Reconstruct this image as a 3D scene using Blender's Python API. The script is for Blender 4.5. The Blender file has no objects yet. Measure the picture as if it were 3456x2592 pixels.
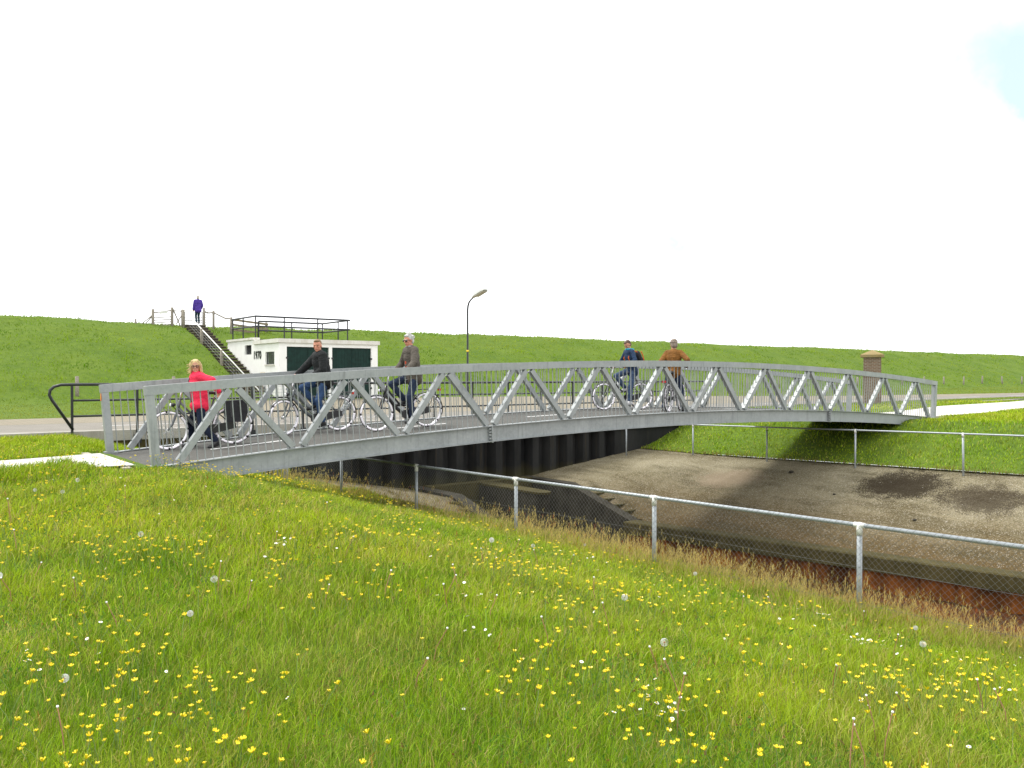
import bpy, math, random
import numpy as np
from mathutils import Vector, Matrix

random.seed(7); RNG = np.random.default_rng(11)
scene = bpy.context.scene
COL = scene.collection
R = math.radians

# ------------------------------------------------------------------ camera
# World frame: X runs along the foot bridge (0 = first truss node), Y across it
# towards the dike, Z up (0 = bridge deck at its ends). Metres.
CAM = Vector((-3.684, -13.17, 1.33))
FWD = Vector((0.6136, 0.7896, 0.0)); RGT = Vector((0.7896, -0.6136, 0.0))
cam_d = bpy.data.cameras.new('camera'); cam = bpy.data.objects.new('camera', cam_d); COL.objects.link(cam)
cam.location = CAM
cam.rotation_euler = (R(90 - 0.49), 0, math.atan2(-FWD.x, FWD.y))
cam_d.sensor_width = 36; cam_d.lens = 29.17; cam_d.clip_start = 0.1; cam_d.clip_end = 3000
scene.camera = cam

# ------------------------------------------------------------------ light and sky
SUN_EL, SUN_DIR2 = R(57), Vector((-0.40, 0.92)).normalized()      # towards the sun, seen from above
sun_d = bpy.data.lights.new('sun', 'SUN'); sun = bpy.data.objects.new('sun', sun_d); COL.objects.link(sun)
sd = Vector((SUN_DIR2.x * math.cos(SUN_EL), SUN_DIR2.y * math.cos(SUN_EL), math.sin(SUN_EL)))
sun.rotation_euler = sd.to_track_quat('Z', 'Y').to_euler(); sun.location = (0, 0, 60)
sun_d.energy = 2.1; sun_d.angle = R(15); sun_d.color = (1.0, 0.97, 0.91)

world = bpy.data.worlds.new('World'); scene.world = world; world.use_nodes = True
wn, wl = world.node_tree.nodes, world.node_tree.links
bg = wn['Background']; bg.inputs['Strength'].default_value = 0.1
sky = wn.new('ShaderNodeTexSky'); sky.sky_type = 'NISHITA'; sky.sun_disc = False
sky.sun_elevation = SUN_EL; sky.sun_rotation = math.atan2(SUN_DIR2.x, SUN_DIR2.y)
sky.air_density = 1.3; sky.dust_density = 0.4
tc = wn.new('ShaderNodeTexCoord')

def wnode(t, **kw):
    n = wn.new(t)
    for k, v in kw.items(): setattr(n, k, v)
    return n

def wmath(op, a, b=None, clamp=False):
    n = wnode('ShaderNodeMath', operation=op, use_clamp=clamp)
    for i, v in enumerate((a, b)):
        if v is None: continue
        if isinstance(v, (int, float)): n.inputs[i].default_value = v
        else: wl.new(v, n.inputs[i])
    return n.outputs[0]

nz = wnode('ShaderNodeTexNoise'); nz.inputs['Scale'].default_value = 8; nz.inputs['Detail'].default_value = 7
nz.inputs['Roughness'].default_value = 0.55
wl.new(tc.outputs['Generated'], nz.inputs['Vector'])

def hole(d, size, soft, amp):
    """1 inside a gap of the cloud cover around direction d"""
    v = wnode('ShaderNodeVectorMath', operation='DISTANCE'); wl.new(tc.outputs['Generated'], v.inputs[0])
    v.inputs[1].default_value = Vector(d).normalized()
    dist = wmath('ADD', v.outputs['Value'], wmath('MULTIPLY', wmath('SUBTRACT', nz.outputs['Fac'], 0.5), amp))
    m = wnode('ShaderNodeMapRange', interpolation_type='SMOOTHSTEP')
    wl.new(dist, m.inputs['Value'])
    m.inputs['From Min'].default_value = size - soft; m.inputs['From Max'].default_value = size + soft
    m.inputs['To Min'].default_value = 1; m.inputs['To Max'].default_value = 0
    return m.outputs['Result']

h1 = hole((0.889, 0.340, 0.308), 0.052, 0.090, 0.30)
h2 = hole((0.91, 0.31, 0.285), 0.012, 0.03, 0.14)
h3 = hole((0.795, 0.545, 0.263), 0.022, 0.030, 0.52)
h4 = hole((0.817, 0.631, 0.160), 0.020, 0.030, 0.40)
h5 = hole((0.29, 0.90, 0.342), 0.006, 0.030, 0.46)
gaps = wmath('ADD', h1, wmath('ADD', wmath('MULTIPLY', h2, 0.6), wmath('MULTIPLY', wmath('ADD', h3, wmath('MULTIPLY', wmath('ADD', h4, wmath('MULTIPLY', h5, 0.9)), 0.96)), 0.97)), True)
gaps = wmath('MULTIPLY', gaps, 0.84)
mix = wnode('ShaderNodeMix', data_type='RGBA')
wl.new(gaps, mix.inputs['Factor'])
mix.inputs['A'].default_value = (12.4, 12.5, 12.7, 1)               # bright cloud cover
blue = wnode('ShaderNodeMix', data_type='RGBA'); blue.inputs['Factor'].default_value = 0.65
wl.new(sky.outputs['Color'], blue.inputs['A']); blue.inputs['B'].default_value = (4.7, 6.3, 7.9, 1)   # clear air seen through the cloud gap
wl.new(blue.outputs['Result'], mix.inputs['B'])
wl.new(mix.outputs['Result'], bg.inputs['Color'])

scene.view_settings.view_transform = 'Standard'; scene.view_settings.look = 'None'
scene.view_settings.exposure = 0.62; scene.view_settings.gamma = 1.0
scene.cycles.max_bounces = 8; scene.cycles.transparent_max_bounces = 8

# ------------------------------------------------------------------ helpers: objects
def tag(o, label=None, cat=None, group=None, kind=None):
    if label: o['label'] = label
    if cat: o['category'] = cat
    if group: o['group'] = group
    if kind: o['kind'] = kind
    return o

def thing(name, label, cat, loc=(0, 0, 0), rotz=0.0, group=None, mat=None):
    o = bpy.data.objects.new(name, None); COL.objects.link(o)
    o.empty_display_size = 0.2
    if mat is not None: o.matrix_world = mat
    else: o.location = loc; o.rotation_euler = (0, 0, rotz)
    return tag(o, label, cat, group)

def copy_tree(o, parent=None):
    c = o.copy(); COL.objects.link(c); c.parent = parent
    for ch in list(o.children): copy_tree(ch, c)
    return c

class MB:
    """collects shapes and links them as ONE mesh object"""
    def __init__(self): self.v, self.f, self.m, self.s = [], [], [], []
    def add(self, vs, fs, mi=0, smooth=False):
        b = len(self.v)
        self.v.extend(tuple(p) for p in vs)
        for f in fs:
            self.f.append(tuple(i + b for i in f)); self.m.append(mi); self.s.append(smooth)
        return self
    def box(self, c, size, rot=None, mi=0):
        x, y, z = (k * 0.5 for k in size); c = Vector(c)
        P = [Vector(p) for p in ((-x,-y,-z),(x,-y,-z),(x,y,-z),(-x,y,-z),(-x,-y,z),(x,-y,z),(x,y,z),(-x,y,z))]
        if rot is not None: P = [rot @ p for p in P]
        return self.add([c + p for p in P], [(3,2,1,0),(4,5,6,7),(0,1,5,4),(1,2,6,5),(2,3,7,6),(3,0,4,7)], mi)
    def span(self, a, b, mi=0):
        return self.box([(p + q) / 2 for p, q in zip(a, b)], [abs(q - p) for p, q in zip(a, b)], None, mi)
    def beam(self, p0, p1, w, h, up=(0, 0, 1), mi=0):
        p0, p1 = Vector(p0), Vector(p1); d = p1 - p0; L = d.length; d.normalize()
        s = Vector(up).cross(d); s.normalize(); u = d.cross(s)
        return self.box((p0 + p1) / 2, (L, w, h), Matrix((d, s, u)).transposed(), mi)
    def tube(self, pts, r, n=8, mi=0, caps=True, smooth=True, closed=False):
        pts = [Vector(p) for p in pts]; N = len(pts)
        rs = r if isinstance(r, (list, tuple)) else [r] * N
        vs, fs = [], []; prev = None
        for i, p in enumerate(pts):
            if closed: t = pts[(i + 1) % N] - pts[i - 1]
            elif i == 0: t = pts[1] - p
            elif i == N - 1: t = p - pts[i - 1]
            else: t = (pts[i + 1] - p).normalized() + (p - pts[i - 1]).normalized()
            t.normalize()
            if prev is None:
                a = Vector((0, 0, 1)) if abs(t.z) < 0.9 else Vector((1, 0, 0))
                s = a.cross(t); s.normalize()
            else:
                s = prev - t * prev.dot(t); s.normalize()
            prev = s; u = t.cross(s)
            for k in range(n):
                a = 2 * math.pi * (k + 0.5) / n
                vs.append(p + (s * math.cos(a) + u * math.sin(a)) * rs[i])
        M = N if closed else N - 1
        for i in range(M):
            j = (i + 1) % N
            for k in range(n):
                l = (k + 1) % n
                fs.append((i * n + k, i * n + l, j * n + l, j * n + k))
        self.add(vs, fs, mi, smooth)
        if caps and not closed:
            b = len(self.v) - len(vs)
            self.f.append(tuple(b + k for k in range(n))[::-1]); self.m.append(mi); self.s.append(False)
            self.f.append(tuple(b + (N - 1) * n + k for k in range(n))); self.m.append(mi); self.s.append(False)
        return self
    def cyl(self, p0, p1, r, r1=None, n=8, mi=0, caps=True):
        return self.tube([p0, p1], [r, r if r1 is None else r1], n, mi, caps)
    def ring(self, c, ax, rad, r, n=24, m=6, mi=0, a0=0.0, a1=360.0):
        ax = Vector(ax).normalized(); a = Vector((0, 0, 1)) if abs(ax.z) < .9 else Vector((1, 0, 0))
        e1 = a.cross(ax); e1.normalize(); e2 = ax.cross(e1); c = Vector(c)
        full = abs(a1 - a0 - 360) < 1e-6
        k = n if full else n + 1
        pts = [c + (e1 * math.cos(R(a0 + (a1 - a0) * i / n)) + e2 * math.sin(R(a0 + (a1 - a0) * i / n))) * rad for i in range(k)]
        return self.tube(pts, r, m, mi, True, True, full)
    def ell(self, c, rad, rot=None, n=12, m=8, mi=0):
        vs, fs = [], []; c = Vector(c)
        for j in range(m + 1):
            th = math.pi * j / m
            for k in range(n):
                a = 2 * math.pi * k / n
                p = Vector((rad[0] * math.sin(th) * math.cos(a), rad[1] * math.sin(th) * math.sin(a), rad[2] * math.cos(th)))
                vs.append(c + (rot @ p if rot is not None else p))
        for j in range(m):
            for k in range(n):
                l = (k + 1) % n
                if j == 0: fs.append((k, (j + 1) * n + k, (j + 1) * n + l))
                elif j == m - 1: fs.append((j * n + k, (j + 1) * n + k, j * n + l))
                else: fs.append((j * n + k, (j + 1) * n + k, (j + 1) * n + l, j * n + l))
        return self.add(vs, fs, mi, True)
    def cap(self, p0, p1, r0, r1, n=12):
        """closed tapered capsule"""
        p0, p1 = Vector(p0), Vector(p1); d = (p1 - p0); L = d.length; d.normalize()
        pts, rs = [], []
        for k in range(4):
            a = math.pi / 2 * (k + 0.35) / 4; pts.append(p0 - d * r0 * math.cos(a)); rs.append(r0 * math.sin(a))
        pts.append(p0); rs.append(r0); pts.append(p1); rs.append(r1)
        for k in range(3, -1, -1):
            a = math.pi / 2 * (k + 0.35) / 4; pts.append(p1 + d * r1 * math.cos(a)); rs.append(r1 * math.sin(a))
        return self.tube(pts, rs, n)
    def prism(self, poly, off, mi=0):
        off = Vector(off); n = len(poly); P = [Vector(p) for p in poly]
        fs = [tuple(range(n))[::-1], tuple(range(n, 2 * n))] + [(i, (i + 1) % n, n + (i + 1) % n, n + i) for i in range(n)]
        return self.add(P + [p + off for p in P], fs, mi)
    def mesh(self, name, mats):
        me = bpy.data.meshes.new(name)
        me.from_pydata(self.v, [], self.f)
        for m in (mats if isinstance(mats, (list, tuple)) else [mats]): me.materials.append(m)
        me.polygons.foreach_set('material_index', self.m)
        me.polygons.foreach_set('use_smooth', self.s)
        me.update()
        return me
    def build(self, name, mats, parent=None, kind=None, label=None):
        o = bpy.data.objects.new(name, self.mesh(name, mats)); COL.objects.link(o)
        if parent is not None: o.parent = parent
        if kind: o['kind'] = kind
        if label: o['label'] = label
        return o

def grid_mesh(name, xs, ys, zf, mat, keep=None, kind='structure', smooth=True):
    X, Y = np.meshgrid(xs, ys, indexing='ij'); Z = zf(X, Y)
    V = np.stack([X, Y, Z], -1).reshape(-1, 3); ny = len(ys)
    F = []
    for i in range(len(xs) - 1):
        for j in range(ny - 1):
            if keep is None or keep((xs[i] + xs[i + 1]) / 2, (ys[j] + ys[j + 1]) / 2):
                F.append((i * ny + j, (i + 1) * ny + j, (i + 1) * ny + j + 1, i * ny + j + 1))
    me = bpy.data.meshes.new(name); me.from_pydata(V.tolist(), [], F); me.materials.append(mat)
    me.polygons.foreach_set('use_smooth', [smooth] * len(F)); me.update()
    o = bpy.data.objects.new(name, me); COL.objects.link(o)
    if kind: o['kind'] = kind
    return o

# ------------------------------------------------------------------ helpers: materials
def srgb(r, g, b):
    f = lambda c: (c / 12.92 if c <= 0.04045 else ((c + 0.055) / 1.055) ** 2.4)
    return (f(r / 255), f(g / 255), f(b / 255))

class NT:
    def __init__(self, name):
        self.mat = bpy.data.materials.new(name); self.mat.use_nodes = True
        self.n, self.l = self.mat.node_tree.nodes, self.mat.node_tree.links
        self.b = self.n['Principled BSDF']; self.out = self.n['Material Output']
        self.geo = self.n.new('ShaderNodeNewGeometry'); self.tcn = self.n.new('ShaderNodeTexCoord')
        self.pos = self.geo.outputs['Position']; self.obj = self.tcn.outputs['Object']
    def set(self, sock, v):
        if hasattr(v, 'is_output'): self.l.new(v, sock)
        elif isinstance(v, (tuple, list)) and len(v) == 3 and sock.type == 'RGBA': sock.default_value = (*v, 1)
        else: sock.default_value = v
    def noise(self, scale, detail=4, rough=0.55, vec=None, stretch=None, out='Fac'):
        t = self.n.new('ShaderNodeTexNoise'); t.inputs['Scale'].default_value = scale
        t.inputs['Detail'].default_value = detail; t.inputs['Roughness'].default_value = rough
        v = vec or self.obj
        if stretch:
            mp = self.n.new('ShaderNodeMapping'); mp.inputs['Scale'].default_value = stretch
            self.l.new(v, mp.inputs['Vector']); v = mp.outputs['Vector']
        self.l.new(v, t.inputs['Vector'])
        return t.outputs[out]
    def voro(self, scale, vec=None, out='Distance'):
        t = self.n.new('ShaderNodeTexVoronoi'); t.inputs['Scale'].default_value = scale
        self.l.new(vec or self.obj, t.inputs['Vector']); return t.outputs[out]
    def rng(self, v, a, b, c=0.0, d=1.0):
        m = self.n.new('ShaderNodeMapRange'); self.set(m.inputs['Value'], v)
        for k, x in zip(('From Min', 'From Max', 'To Min', 'To Max'), (a, b, c, d)): m.inputs[k].default_value = x
        return m.outputs['Result']
    def mix(self, f, a, b, mode='MIX'):
        m = self.n.new('ShaderNodeMix'); m.data_type = 'RGBA'; m.blend_type = mode
        self.set(m.inputs['Factor'], f); self.set(m.inputs['A'], a); self.set(m.inputs['B'], b)
        return m.outputs['Result']
    def math(self, op, a, b=0.0):
        m = self.n.new('ShaderNodeMath'); m.operation = op; self.set(m.inputs[0], a); self.set(m.inputs[1], b)
        return m.outputs[0]
    def sep(self, v):
        s = self.n.new('ShaderNodeSeparateXYZ'); self.l.new(v, s.inputs[0]); return s.outputs
    def comb(self, x, y, z):
        s = self.n.new('ShaderNodeCombineXYZ')
        for i, v in enumerate((x, y, z)): self.set(s.inputs[i], v)
        return s.outputs[0]
    def bump(self, h, strength=0.3, dist=0.02):
        b = self.n.new('ShaderNodeBump'); b.inputs['Strength'].default_value = strength; b.inputs['Distance'].default_value = dist
        self.l.new(h, b.inputs['Height']); self.l.new(b.outputs['Normal'], self.b.inputs['Normal'])
    def done(self, col, rough=0.7, metal=0.0, spec=0.5):
        self.set(self.b.inputs['Base Color'], col); self.set(self.b.inputs['Roughness'], rough)
        self.b.inputs['Metallic'].default_value = metal; self.b.inputs['Specular IOR Level'].default_value = spec
        return self.mat

def plain(name, c, rough=0.6, metal=0.0, var=0.18, scale=9, bump=0.0, bscale=60, spec=0.5):
    t = NT(name); n = t.noise(scale, 5)
    col = t.mix(t.rng(n, 0.3, 0.7), tuple(k * (1 - var) for k in c), tuple(min(1, k * (1 + var)) for k in c))
    if bump: t.bump(t.noise(bscale, 3), bump, 0.01)
    return t.done(col, rough, metal, spec)

M = {}
def mk_materials():
    # galvanised steel
    t = NT('galvanised_steel'); sp = t.voro(26, out='Color'); n = t.noise(2.2, 6, 0.6); st = t.noise(5, 4, 0.6, stretch=(3, 3, .25))
    c = t.mix(t.rng(n, .3, .72), (.215, .236, .238), (.325, .345, .345))
    c = t.mix(t.rng(t.sep(sp)[0], 0, 1, 0, .22), c, (.42, .44, .445))
    c = t.mix(t.rng(st, .54, .74, 0, .6), c, (.15, .16, .16))
    M['galv'] = t.done(c, t.rng(n, .3, .7, .40, .58), 0.2)
    M['pipe'] = plain('galvanised_pipe', (.33, .36, .375), .45, .3, .15, 14)
    M['cap'] = plain('post_cap', (.66, .66, .62), .55, 0, .12, 20)
    M['wire'] = plain('fence_wire', (.12, .125, .115), .5, .4, .1)
    # asphalt
    def asphalt(name, a, b):
        t = NT(name); v = t.voro(170, t.pos, 'Color'); n = t.noise(1.4, 5, .6, t.pos); tr = t.noise(.8, 4, .6, t.pos, stretch=(.25, 3, 1))
        c = t.mix(t.rng(n, .3, .7), a, b); c = t.mix(t.rng(t.sep(v)[0], .55, 1, 0, .45), c, tuple(k * 1.9 for k in b))
        c = t.mix(t.rng(tr, .5, .75, 0, .35), c, tuple(k * .6 for k in a))
        t.bump(t.voro(170, t.pos), .35, .004); return t.done(c, .85)
    M['deck'] = asphalt('deck_asphalt', (.048, .047, .040), (.074, .072, .062))
    M['asphalt'] = asphalt('road_asphalt', (.135, .122, .100), (.178, .162, .134))
    M['mark'] = plain('road_paint', (.72, .72, .70), .6, 0, .15, 6)
    # concrete
    def concrete(name, a, b, dirt, sc=1.0, bump=.25):
        t = NT(name); n = t.noise(1.3 * sc, 6, .62, t.pos); f = t.noise(34 * sc, 4, .6, t.pos); s = t.noise(3.0 * sc, 5, .65, t.pos, stretch=(1, 1, .22))
        c = t.mix(t.rng(n, .3, .7), a, b); c = t.mix(t.rng(f, .35, .75, 0, .35), c, tuple(k * .62 for k in a))
        c = t.mix(t.rng(s, .52, .72, 0, .6), c, dirt)
        t.bump(f, bump, .01); return t.done(c, .92, 0, .12)
    M['conc'] = concrete('pale_concrete', (.52, .50, .45), (.66, .64, .59), (.36, .34, .28))
    M['conc_mid'] = concrete('grey_concrete', (.30, .285, .25), (.40, .38, .34), (.17, .15, .11))
    M['conc_tan'] = concrete('tan_concrete', (.36, .33, .26), (.46, .43, .35), (.26, .23, .17))
    M['conc_dark'] = concrete('wet_concrete', (.028, .025, .019), (.075, .068, .052), (.016, .016, .010), 1.4, .5)
    M['conc_moss'] = concrete('mossy_concrete', (.050, .043, .017), (.098, .082, .034), (.022, .022, .009), 1.6, .5)
    # paving bricks
    t = NT('clinker_paving'); br = t.n.new('ShaderNodeTexBrick'); t.l.new(t.pos, br.inputs['Vector'])
    for k, v in (('Scale', 1), ('Brick Width', .42), ('Row Height', .21), ('Mortar Size', .02), ('Bias', 0.0)): br.inputs[k].default_value = v
    br.inputs['Color1'].default_value = (.20, .165, .115, 1); br.inputs['Color2'].default_value = (.25, .21, .15, 1); br.inputs['Mortar'].default_value = (.12, .115, .06, 1)
    n = t.noise(.7, 5, .6, t.pos); c = t.mix(t.rng(n, .3, .7, 0, .5), br.outputs['Color'], (.16, .14, .10))
    M['paving'] = t.done(c, .9)
    # gravelly concrete of the canal bank, with algae low down and two matted weed patches
    t = NT('washed_concrete_bank'); x, y, z = t.sep(t.pos)
    v = t.voro(24, t.pos, 'Color'); v2 = t.voro(60, t.pos, 'Color'); n = t.noise(.55, 6, .62, t.pos); n2 = t.noise(2.4, 6, .7, t.pos); n3 = t.noise(9, 4, .7, t.pos)
    c = t.mix(t.rng(n, .36, .66), (.138, .118, .064), (.265, .235, .152))
    c = t.mix(t.rng(n2, .46, .74, 0, .6), c, (.235, .205, .135))
    low = t.rng(t.math('ADD', z, t.math('MULTIPLY', n2, .8)), -2.15, -1.32, 1, 0)
    c = t.mix(t.math('MULTIPLY', low, .85), c, (.090, .053, .015))
    c = t.mix(t.math('MULTIPLY', t.rng(t.noise(.9, 5, .6, t.pos, (2.2, .5, 1)), .46, .62), .62), c, (.060, .048, .020))
    g1 = t.noise(20, 4, .85, t.pos); g2 = t.noise(33, 4, .85, t.pos)
    c = t.mix(t.math('MULTIPLY', t.rng(g1, .50, .66, 0, .75), t.math('SUBTRACT', 1.0, t.math('MULTIPLY', low, .65))), c, (.37, .325, .235)); c = t.mix(t.rng(g2, .50, .64, 0, .85), c, (.040, .033, .020)); c = t.mix(t.rng(t.sep(v2)[1], .93, .97, 0, .7), c, (.40, .37, .31))
    for (cx, cy, rx, ry, colr, k) in ((17.75, -2.25, 1.0, 1.15, (.016, .011, .006), .90), (17.4, -4.4, .85, 1.0, (.026, .018, .011), .75), (16.9, 2.6, .8, 1.1, (.26, .20, .14), .6)):
        d = t.math('SQRT', t.math('ADD', t.math('POWER', t.math('DIVIDE', t.math('SUBTRACT', x, cx), rx), 2.0), t.math('POWER', t.math('DIVIDE', t.math('SUBTRACT', y, cy), ry), 2.0)))
        d = t.math('ADD', d, t.math('MULTIPLY', t.math('SUBTRACT', n2, .5), 1.6)); d = t.math('ADD', d, t.math('MULTIPLY', t.math('SUBTRACT', t.noise(30, 4, .8, t.pos, (.6, 1.6, 1)), .5), 3.0))
        c = t.mix(t.rng(d, .75, 1.05, k, 0), c, colr)
    c = t.mix(t.rng(t.voro(5.5, t.pos), .045, .06, .9, 0), c, (.50, .47, .41))     # stray shells
    t.bump(g1, .7, .02); M['bank'] = t.done(c, .95, 0, .08)
    # mud
    t = NT('rusty_mud'); n = t.noise(1.1, 6, .65, t.pos); n2 = t.noise(4.5, 5, .7, t.pos)
    c = t.mix(t.rng(n, .35, .66), (.018, .008, .004), (.14, .048, .013)); c = t.mix(t.rng(n2, .45, .75, 0, .6), c, (.06, .026, .011))
    t.bump(n2, .6, .05); M['mud'] = t.done(c, t.rng(n, .35, .65, .55, .9), 0, .10)
    # rusty piling below the kerb
    t = NT('rusty_piling_steel'); n = t.noise(1.3, 6, .65, t.pos, (1, 1, .5)); n2 = t.noise(4.0, 6, .7, t.pos, (1, 1, .4))
    c = t.mix(t.rng(n, .36, .64), (.035, .016, .008), (.36, .125, .028)); c = t.mix(t.rng(n2, .46, .70, 0, .75), c, (.10, .040, .015))
    t.bump(n2, .6, .03); M['rust'] = t.done(c, .9, 0, .1)
    # sheet piling
    t = NT('sheet_pile_steel'); n = t.noise(.9, 6, .6, t.pos, (1, 1, .35)); s = t.noise(6, 5, .7, t.pos, (1.4, 1.4, .08))
    c = t.mix(t.rng(n, .35, .68), (.012, .0125, .013), (.034, .034, .033)); c = t.mix(t.rng(s, .55, .75, 0, .75), c, (.048, .037, .022))
    zz = t.sep(t.pos)[2]; c = t.mix(t.rng(t.math('ADD', zz, t.math('MULTIPLY', n, .9)), -1.55, -1.1, .7, 0), c, (.075, .068, .026))
    t.bump(s, .4, .02); M['pile'] = t.done(c, .75, 0, .15)
    # soil under grass
    t = NT('grassy_ground'); n = t.noise(.35, 6, .6, t.pos); n2 = t.noise(3.2, 6, .7, t.pos); n3 = t.noise(14, 4, .7, t.pos)
    c = t.mix(t.rng(n, .3, .7), (.075, .135, .008), (.12, .18, .014)); c = t.mix(t.rng(n2, .4, .72, 0, .6), c, (.038, .085, .008))
    c = t.mix(t.rng(n3, .5, .8, 0, .5), c, (.14, .17, .035)); t.bump(n3, .8, .06); M['soil'] = t.done(c, .95, 0, .2)
    # house
    t = NT('white_plaster'); x, y, z = t.sep(t.pos); n = t.noise(1.6, 6, .65, t.pos); s = t.noise(4, 5, .65, t.pos, (1, 1, .15)); f = t.noise(40, 3, .6, t.pos)
    c = t.mix(t.rng(n, .3, .7), (.76, .76, .73), (.84, .84, .82)); c = t.mix(t.rng(s, .6, .78, 0, .35), c, (.46, .42, .34))
    t.bump(f, .3, .01); M['plaster'] = t.done(c, .85)
    M['cornice'] = concrete('weathered_cornice', (.62, .60, .55), (.74, .73, .69), (.40, .36, .27), 1.2)
    M['green'] = plain('dark_green_paint', (.006, .026, .021), .55, 0, .3, 5, 0, 60, .2)
    M['black'] = plain('black_paint', (.014, .016, .018), .42, 0, .3, 10)
    M['glass'] = plain('dark_glass', (.05, .06, .055), .12, 0, .2, 4)
    M['frame'] = plain('window_frame', (.06, .07, .06), .5)
    M['timber'] = plain('weathered_timber', (.23, .205, .165), .85, 0, .35, 14, .4, 30)
    M['plank'] = plain('fence_plank', (.19, .155, .10), .85, 0, .35, 12, .4, 30)
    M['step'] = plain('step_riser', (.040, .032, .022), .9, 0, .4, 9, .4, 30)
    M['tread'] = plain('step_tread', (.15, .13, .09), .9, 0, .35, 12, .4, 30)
    M['lamp'] = plain('lamp_housing', (.44, .45, .42), .5, 0, .1)
    M['lens'] = plain('lamp_lens', (.40, .38, .30), .3, 0, .1)
    M['yellow'] = plain('yellow_band', (.75, .52, .03), .5, 0, .1)
    M['orange'] = plain('orange_sticker', (.78, .20, .03), .5, 0, .1)
    M['board'] = plain('marker_board', (.62, .56, .42), .6, 0, .1)
    t = NT('brickwork'); x, y, z = t.sep(t.obj); br = t.n.new('ShaderNodeTexBrick'); t.l.new(t.comb(t.math('ADD', x, y), z, 0.0), br.inputs['Vector'])
    for k, v in (('Scale', 1), ('Brick Width', .21), ('Row Height', .075), ('Mortar Size', .009), ('Bias', 0.0)): br.inputs[k].default_value = v
    br.inputs['Color1'].default_value = (.13, .075, .046, 1); br.inputs['Color2'].default_value = (.19, .11, .07, 1); br.inputs['Mortar'].default_value = (.30, .28, .23, 1)
    t.bump(br.outputs['Fac'], -.6, .01); M['brick'] = t.done(t.mix(t.rng(t.noise(5, 5), .4, .75, 0, .5), br.outputs['Color'], (.13, .09, .06)), .9)
    M['lichen'] = concrete('lichen_cap', (.24, .18, .075), (.32, .25, .13), (.17, .15, .10), 2.0)
    # bicycles
    M['tyre'] = plain('tyre_rubber', (.018, .018, .019), .8); M['strip'] = plain('reflective_strip', (.94, .90, .96), .35, 0, .02)
    M['chrome'] = plain('bright_metal', (.62, .62, .63), .25, .8, .05); M['bikeblack'] = plain('bicycle_black', (.016, .016, .018), .3, 0, .2)
    M['bikegrey'] = plain('bicycle_grey', (.085, .095, .10), .3, .2, .1); M['plastic'] = plain('black_plastic', (.022, .022, .024), .55, 0, .2)
    M['red'] = plain('red_lens', (.55, .02, .015), .25, 0, .05); M['white'] = plain('white_lens', (.8, .82, .84), .2, 0, .03)
    M['bagcloth'] = plain('bag_canvas', (.013, .013, .016), .85, 0, .35, 16, .5, 40)

def cloth(name, c, var=.28, bump=.9, scale=7):
    t = NT(name); n = t.noise(scale, 6, .6); f = t.noise(13, 4, .6, None, (1, 1, 1.8)); w = t.noise(320, 2)
    col = t.mix(t.rng(n, .32, .7), tuple(k * (1 - var) for k in c), tuple(min(1, k * (1 + var)) for k in c))
    col = t.mix(t.rng(w, .4, .7, 0, .15), col, tuple(k * .6 for k in c))
    t.bump(f, bump, .035); return t.done(col, .85, 0, .25)
def skin(name, c=(.52, .27, .18)):
    t = NT(name); n = t.noise(11, 5, .6)
    return t.done(t.mix(t.rng(n, .35, .7), tuple(k * .85 for k in c), (c[0] * 1.12, c[1] * 1.05, c[2] * 1.02)), .55, 0, .35)
def hairm(name, c):
    t = NT(name); n = t.noise(34, 5, .65, None, (1, 1, .25)); n2 = t.noise(9, 4)
    col = t.mix(t.rng(n, .32, .7), tuple(k * .5 for k in c), tuple(min(1, k * 1.35) for k in c)); t.bump(n, .9, .02)
    return t.done(t.mix(t.rng(n2, .4, .7, 0, .3), col, tuple(k * .6 for k in c)), .6, 0, .3)
mk_materials()
# ------------------------------------------------------------------ terrain
def sm(x): x = np.clip(x, 0, 1); return x * x * (3 - 2 * x)
def hash2(i, j, k=0):
    h = np.sin(i * 127.1 + j * 311.7 + k * 74.7) * 43758.5453
    return h - np.floor(h)
def vnoise(x, y, k=0):
    xi, yi = np.floor(x), np.floor(y); fx, fy = sm(x - xi), sm(y - yi)
    a = hash2(xi, yi, k) * (1 - fx) + hash2(xi + 1, yi, k) * fx
    b = hash2(xi, yi + 1, k) * (1 - fx) + hash2(xi + 1, yi + 1, k) * fx
    return a * (1 - fy) + b * fy
def fbm(x, y, k=0): return vnoise(x, y, k) * .55 + vnoise(x * 2.1, y * 2.1, k + 3) * .3 + vnoise(x * 4.3, y * 4.3, k + 7) * .15

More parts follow.
